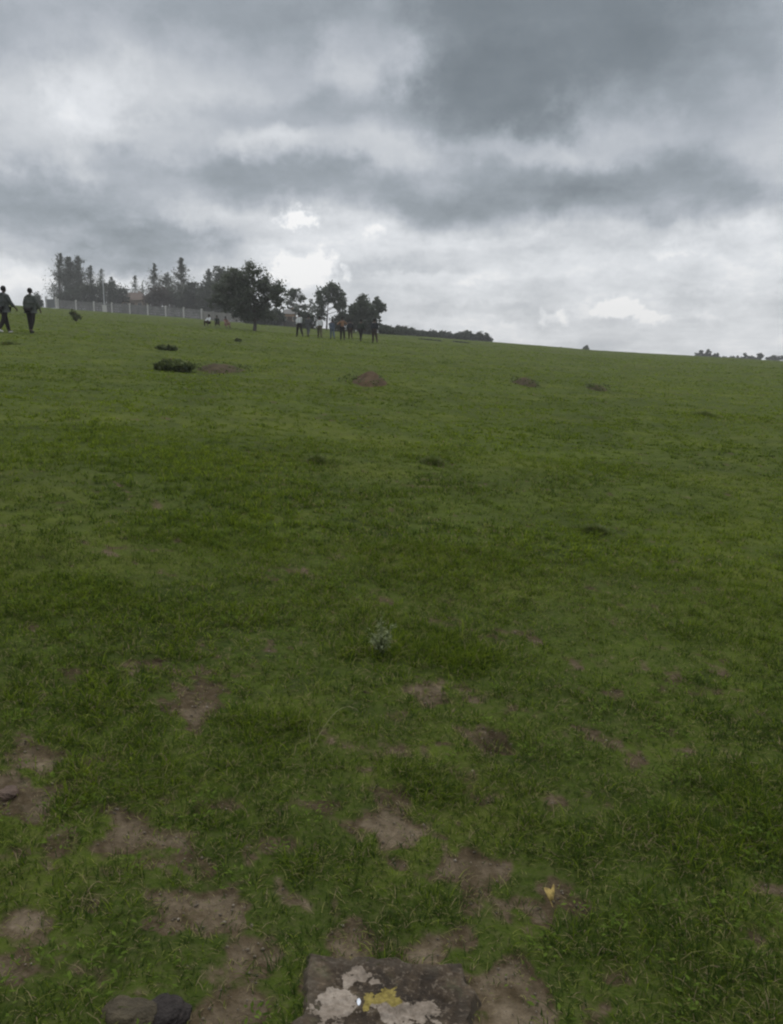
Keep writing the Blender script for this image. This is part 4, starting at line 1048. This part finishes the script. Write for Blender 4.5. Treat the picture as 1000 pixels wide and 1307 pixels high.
# ------------------------------------------------------------------ sky, sun, air, camera
def build_world():
    w = bpy.data.worlds.new('World'); S.world = w; w.use_nodes = True
    nt = w.node_tree; t = NT(nt); bg = nt.nodes['Background']; out = nt.nodes['World Output']
    D = t.coord('Generated')
    sep = t.new('ShaderNodeSeparateXYZ'); t.put(sep.inputs[0], D); X, Y, Z = sep.outputs
    # cloud-layer coordinates (flat layer overhead) for the texture of the clouds
    zz = t.math('ADD', t.math('MAXIMUM', Z, 0), .10)
    cl = t.new('ShaderNodeCombineXYZ'); t.put(cl.inputs[0], t.math('DIVIDE', X, zz)); t.put(cl.inputs[1], t.math('DIVIDE', Y, zz))
    CL = cl.outputs[0]
    # azimuth / elevation in degrees for where the big cloud masses lie
    az = t.math('MULTIPLY', t.math('ARCTAN2', X, Y), 57.2958)
    el = t.math('MULTIPLY', t.math('ARCSINE', Z), 57.2958)
    ae = t.new('ShaderNodeCombineXYZ'); t.put(ae.inputs[0], az); t.put(ae.inputs[1], el); AE = ae.outputs[0]
    wn = t.vmath('SUBTRACT', t.noise(D, 6.5, 6, .6, True), (.5, .5, .5))
    wn2 = t.vmath('SUBTRACT', t.noise(D, 26, 5, .62, True), (.5, .5, .5))
    W = t.vmath('ADD', t.vmath('MULTIPLY', wn, (9, 5, 0)), t.vmath('MULTIPLY', wn2, (3.2, 2.2, 0)))
    AEW = t.vmath('ADD', AE, W)
    wn3 = t.vmath('SUBTRACT', t.noise(D, 62, 6, .66, True), (.5, .5, .5))
    AEWs = t.vmath('ADD', AE, t.vmath('ADD', t.vmath('MULTIPLY', W, (.12, .10, 0)), t.vmath('MULTIPLY', wn3, (3.4, 2.1, 0))))
    def aepx(u, v):
        r = ray(u, v); r = r / np.linalg.norm(r); return math.degrees(math.atan2(r[0], r[1])), math.degrees(math.asin(r[2]))
    def blob(u, v, ru, rv, amp, rot=0, hard=.0, small=False):
        rv = rv * (1.2 if small else 1.)
        a, e = aepx(u, v)
        n = t.new('ShaderNodeMapping', vector_type='TEXTURE'); t.put(n.inputs[0], AEWs if small else AEW)
        n.inputs['Location'].default_value = (a, e, 0); n.inputs['Rotation'].default_value = (0, 0, math.radians(rot))
        n.inputs['Scale'].default_value = (ru / F * 57.3, rv / F * 57.3, 1)
        d = t.vmath('LENGTH', n.outputs[0])
        return t.range(d, 1.45 - .2 * hard, .15 + .6 * hard, 0, amp, 'SMOOTHERSTEP')
    # general brightness: paler towards the horizon; boosted above the view to light the ground
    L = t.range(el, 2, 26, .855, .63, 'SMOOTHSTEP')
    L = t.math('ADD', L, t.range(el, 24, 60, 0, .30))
    # even mottling of a broken stratocumulus deck
    f1 = t.math('SUBTRACT', t.noise(CL, 1.1, 7, .55, dist=.25), .5)
    f2 = t.math('SUBTRACT', t.noise(t.vmath('MULTIPLY', CL, (1, 1.2, 1)), 4.0, 6, .6), .5)
    L = t.math('ADD', L, t.math('MULTIPLY', f1, .15)); L = t.math('ADD', L, t.math('MULTIPLY', f2, .07))
    B = [
     # dark masses
     (700, 50, 230, 110, -.15, -12, .15), (640, 130, 120, 60, -.10, 0, .3), (690, 160, 60, 30, -.05, 0, .3), (880, 60, 170, 80, -.05, 0), (330, 15, 200, 40, -.07, 0),
     (400, 132, 180, 26, -.08, 8, .1), (560, 150, 130, 35, -.05, 0, .1),
     (560, 236, 360, 46, -.12, -2, .2), (830, 250, 150, 48, -.10, 0, .4), (650, 258, 140, 34, -.06, 0, .35), (330, 232, 260, 34, -.08, -4, .2),
     (100, 280, 200, 52, -.16, -10, .25), (60, 240, 170, 25, -.05, 0, .1), (210, 300, 110, 24, -.08, -8, .2), (30, 320, 60, 22, -.05, 0, .1), (200, 335, 120, 14, -.04, 0, .1),
     (950, 200, 120, 80, -.05, 0), (0, 40, 70, 60, -.06, 0),
     # pale breaks
     (110, 145, 60, 50, .10, 25, .1), (60, 105, 110, 60, .05, 0), (220, 110, 110, 30, .06, -5), (470, 55, 70, 50, .10, 35, .1), (30, 160, 60, 60, .06, 0),
     (340, 187, 60, 22, .10, 0, .15), (500, 190, 90, 24, .09, 0, .2), (690, 192, 100, 20, .09, -8, .25), (800, 145, 80, 32, .06, -25, .1),
     # bright belt under the deck
     (400, 305, 140, 44, .02, 0, .1), (300, 285, 60, 22, .03, 0), (600, 330, 330, 60, .02, 0, .0), (900, 320, 140, 45, .03, 0, .2), (30, 360, 70, 24, .10, 0, .1), (150, 352, 60, 14, .10, 0, .1),
     (560, 300, 70, 16, .03, 0, .1), (890, 296, 80, 16, .05, 0, .3),
    ]
    for b in B: L = t.math('ADD', L, blob(*b))
    SM = [(383, 279, 26, 10, .20, 4, .2), (383, 280, 50, 20, .03, 4, 0), (375, 344, 26, 15, .16, 0, .15), (408, 336, 22, 14, .18, 20, .15), (390, 340, 60, 30, .03, 0, 0), (445, 349, 9, 7, .13, 0, .1), (483, 296, 16, 7, .07, 0, .1), (400, 360, 24, 8, .12, 0, .1),
          (768, 397, 15, 8, .12, 0, .1), (786, 390, 17, 9, .15, 0, .15), (806, 394, 16, 9, .13, 0, .15), (824, 404, 17, 7, .11, 0, .1), (848, 407, 17, 6, .10, 0, .1), (704, 408, 14, 9, .13, 0, .1), (718, 412, 10, 6, .09, 0, .1), (900, 404, 18, 5, .06, 0, .1), (650, 415, 16, 5, .06, 0, .1), (800, 398, 90, 26, .03, 0, 0), (760, 404, 60, 16, .04, 0, .2), (870, 320, 40, 7, .05, 0, .2), (790, 410, 70, 6, -.05, 0, .1), (545, 357, 90, 9, .04, -2, .2), (600, 395, 110, 7, -.06, 0, .2), (930, 380, 90, 8, -.05, 0, .2), (505, 340, 50, 8, -.06, 0, .2), (640, 430, 160, 8, .04, 0, 0)]
    for b in SM: L = t.math('ADD', L, blob(*b, small=True))
    f4 = t.math('SUBTRACT', t.noise(t.vmath('MULTIPLY', t.vmath('ADD', D, t.vmath('MULTIPLY', wn2, (.05, .05, .05))), (1, 1, 1.7)), 7.5, 7, .58), .5)
    L = t.math('ADD', L, t.math('MULTIPLY', f4, .22))
    f3 = t.math('SUBTRACT', t.noise(t.vmath('MULTIPLY', t.vmath('ADD', D, t.vmath('MULTIPLY', wn3, (.02, .02, .02))), (1, 1, 2.4)), 15, 7, .6), .5)
    L = t.math('ADD', L, t.math('MULTIPLY', t.math('MULTIPLY', f3, .34), t.range(el, 13, 6, .25, 1.)))
    # layered streaks low in the sky
    st = t.math('SUBTRACT', t.noise(t.vmath('MULTIPLY', AEW, (.045, .55, 1)), 1.0, 4, .6), .5)
    L = t.math('ADD', L, t.math('MULTIPLY', t.math('MULTIPLY', st, .11), t.range(el, 14, 5)))
    c = t.ramp(L, [(.30, rgb(84, 94, 101)), (.50, rgb(122, 131, 138)), (.62, rgb(154, 162, 170)), (.70, rgb(178, 184, 192)), (.80, rgb(204, 208, 213)), (.90, rgb(230, 233, 237)), (.985, (1.0, 1.0, 1.0, 1))])
    # the blue sky behind, hardly seen through the deck
    sky = t.new('ShaderNodeTexSky', sky_type='NISHITA'); sky.sun_disc = False; sky.sun_elevation = math.radians(SUN_EL); sky.sun_rotation = math.radians(SUN_AZ)
    t.put(bg.inputs[0], sky.outputs[0]); bg.inputs[1].default_value = .08
    b2 = t.new('ShaderNodeBackground'); t.put(b2.inputs[0], c); t.put(b2.inputs[1], t.range(el, 25, 65, 1., 1.7))  # deck emits more above the view, added light for the ground
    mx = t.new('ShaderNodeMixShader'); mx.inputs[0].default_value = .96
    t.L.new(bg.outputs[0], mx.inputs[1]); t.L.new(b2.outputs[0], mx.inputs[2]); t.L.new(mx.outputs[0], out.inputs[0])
    w.cycles.sampling_method = 'MANUAL'; w.cycles.sample_map_resolution = 512

SUN_EL, SUN_AZ = 48., -8.
build_world()
sl = bpy.data.lights.new('sun', 'SUN'); sl.energy = 1.4; sl.angle = math.radians(40); sl.color = (1, .95, .88)
so = link(bpy.data.objects.new('sun', sl)); e_, a_ = math.radians(SUN_EL), math.radians(SUN_AZ)
dv = Vector((math.sin(a_) * math.cos(e_), math.cos(a_) * math.cos(e_), math.sin(e_)))
so.rotation_euler = dv.to_track_quat('Z', 'Y').to_euler(); so.location = (0, 0, 60)

def build_haze():
    zlo = min(float(hz_base(x, y)) for x in (-640, 0, 640) for y in (-640, 0, 640)) 
    bm = bmesh.new(); box_bm(bm, (0, 0, (HZ_TOP - 160) / 2), (1300, 1300, HZ_TOP + 160))
    m = bpy.data.materials.new('haze_air'); m.use_nodes = True; nt = m.node_tree; nt.nodes.remove(nt.nodes['Principled BSDF'])
    v = nt.nodes.new('ShaderNodeVolumePrincipled'); v.inputs['Color'].default_value = (.98, .99, 1, 1); v.inputs['Density'].default_value = HAZE
    nt.links.new(v.outputs[0], nt.nodes['Material Output'].inputs['Volume'])
    tag(bm_obj('haze', bm, m), kind='stuff')
HAZE = .00065; HZ_TOP = 34.
build_haze()

cam = bpy.data.cameras.new('camera'); co = link(bpy.data.objects.new('camera', cam)); co.location = (0, 0, CAMZ)
co.rotation_euler = (math.pi / 2 - PITCH, 0, 0)
cam.sensor_fit = 'VERTICAL'; cam.sensor_height = 24; cam.lens = 24 * F / 1307; cam.clip_start = .05; cam.clip_end = 6000
S.camera = co
vs = S.view_settings; S.display_settings.display_device = 'sRGB'; vs.view_transform = 'Standard'; vs.look = 'None'; vs.exposure = 0.0; vs.gamma = 1; vs.use_curve_mapping = False
S.cycles.max_bounces = 5; S.cycles.diffuse_bounces = 3; S.cycles.glossy_bounces = 2; S.cycles.transmission_bounces = 3; S.cycles.volume_bounces = 0; S.cycles.transparent_max_bounces = 4
S.cycles.use_denoising = True
S.cycles.pixel_filter_type = 'BLACKMAN_HARRIS'; S.cycles.filter_width = 2.2
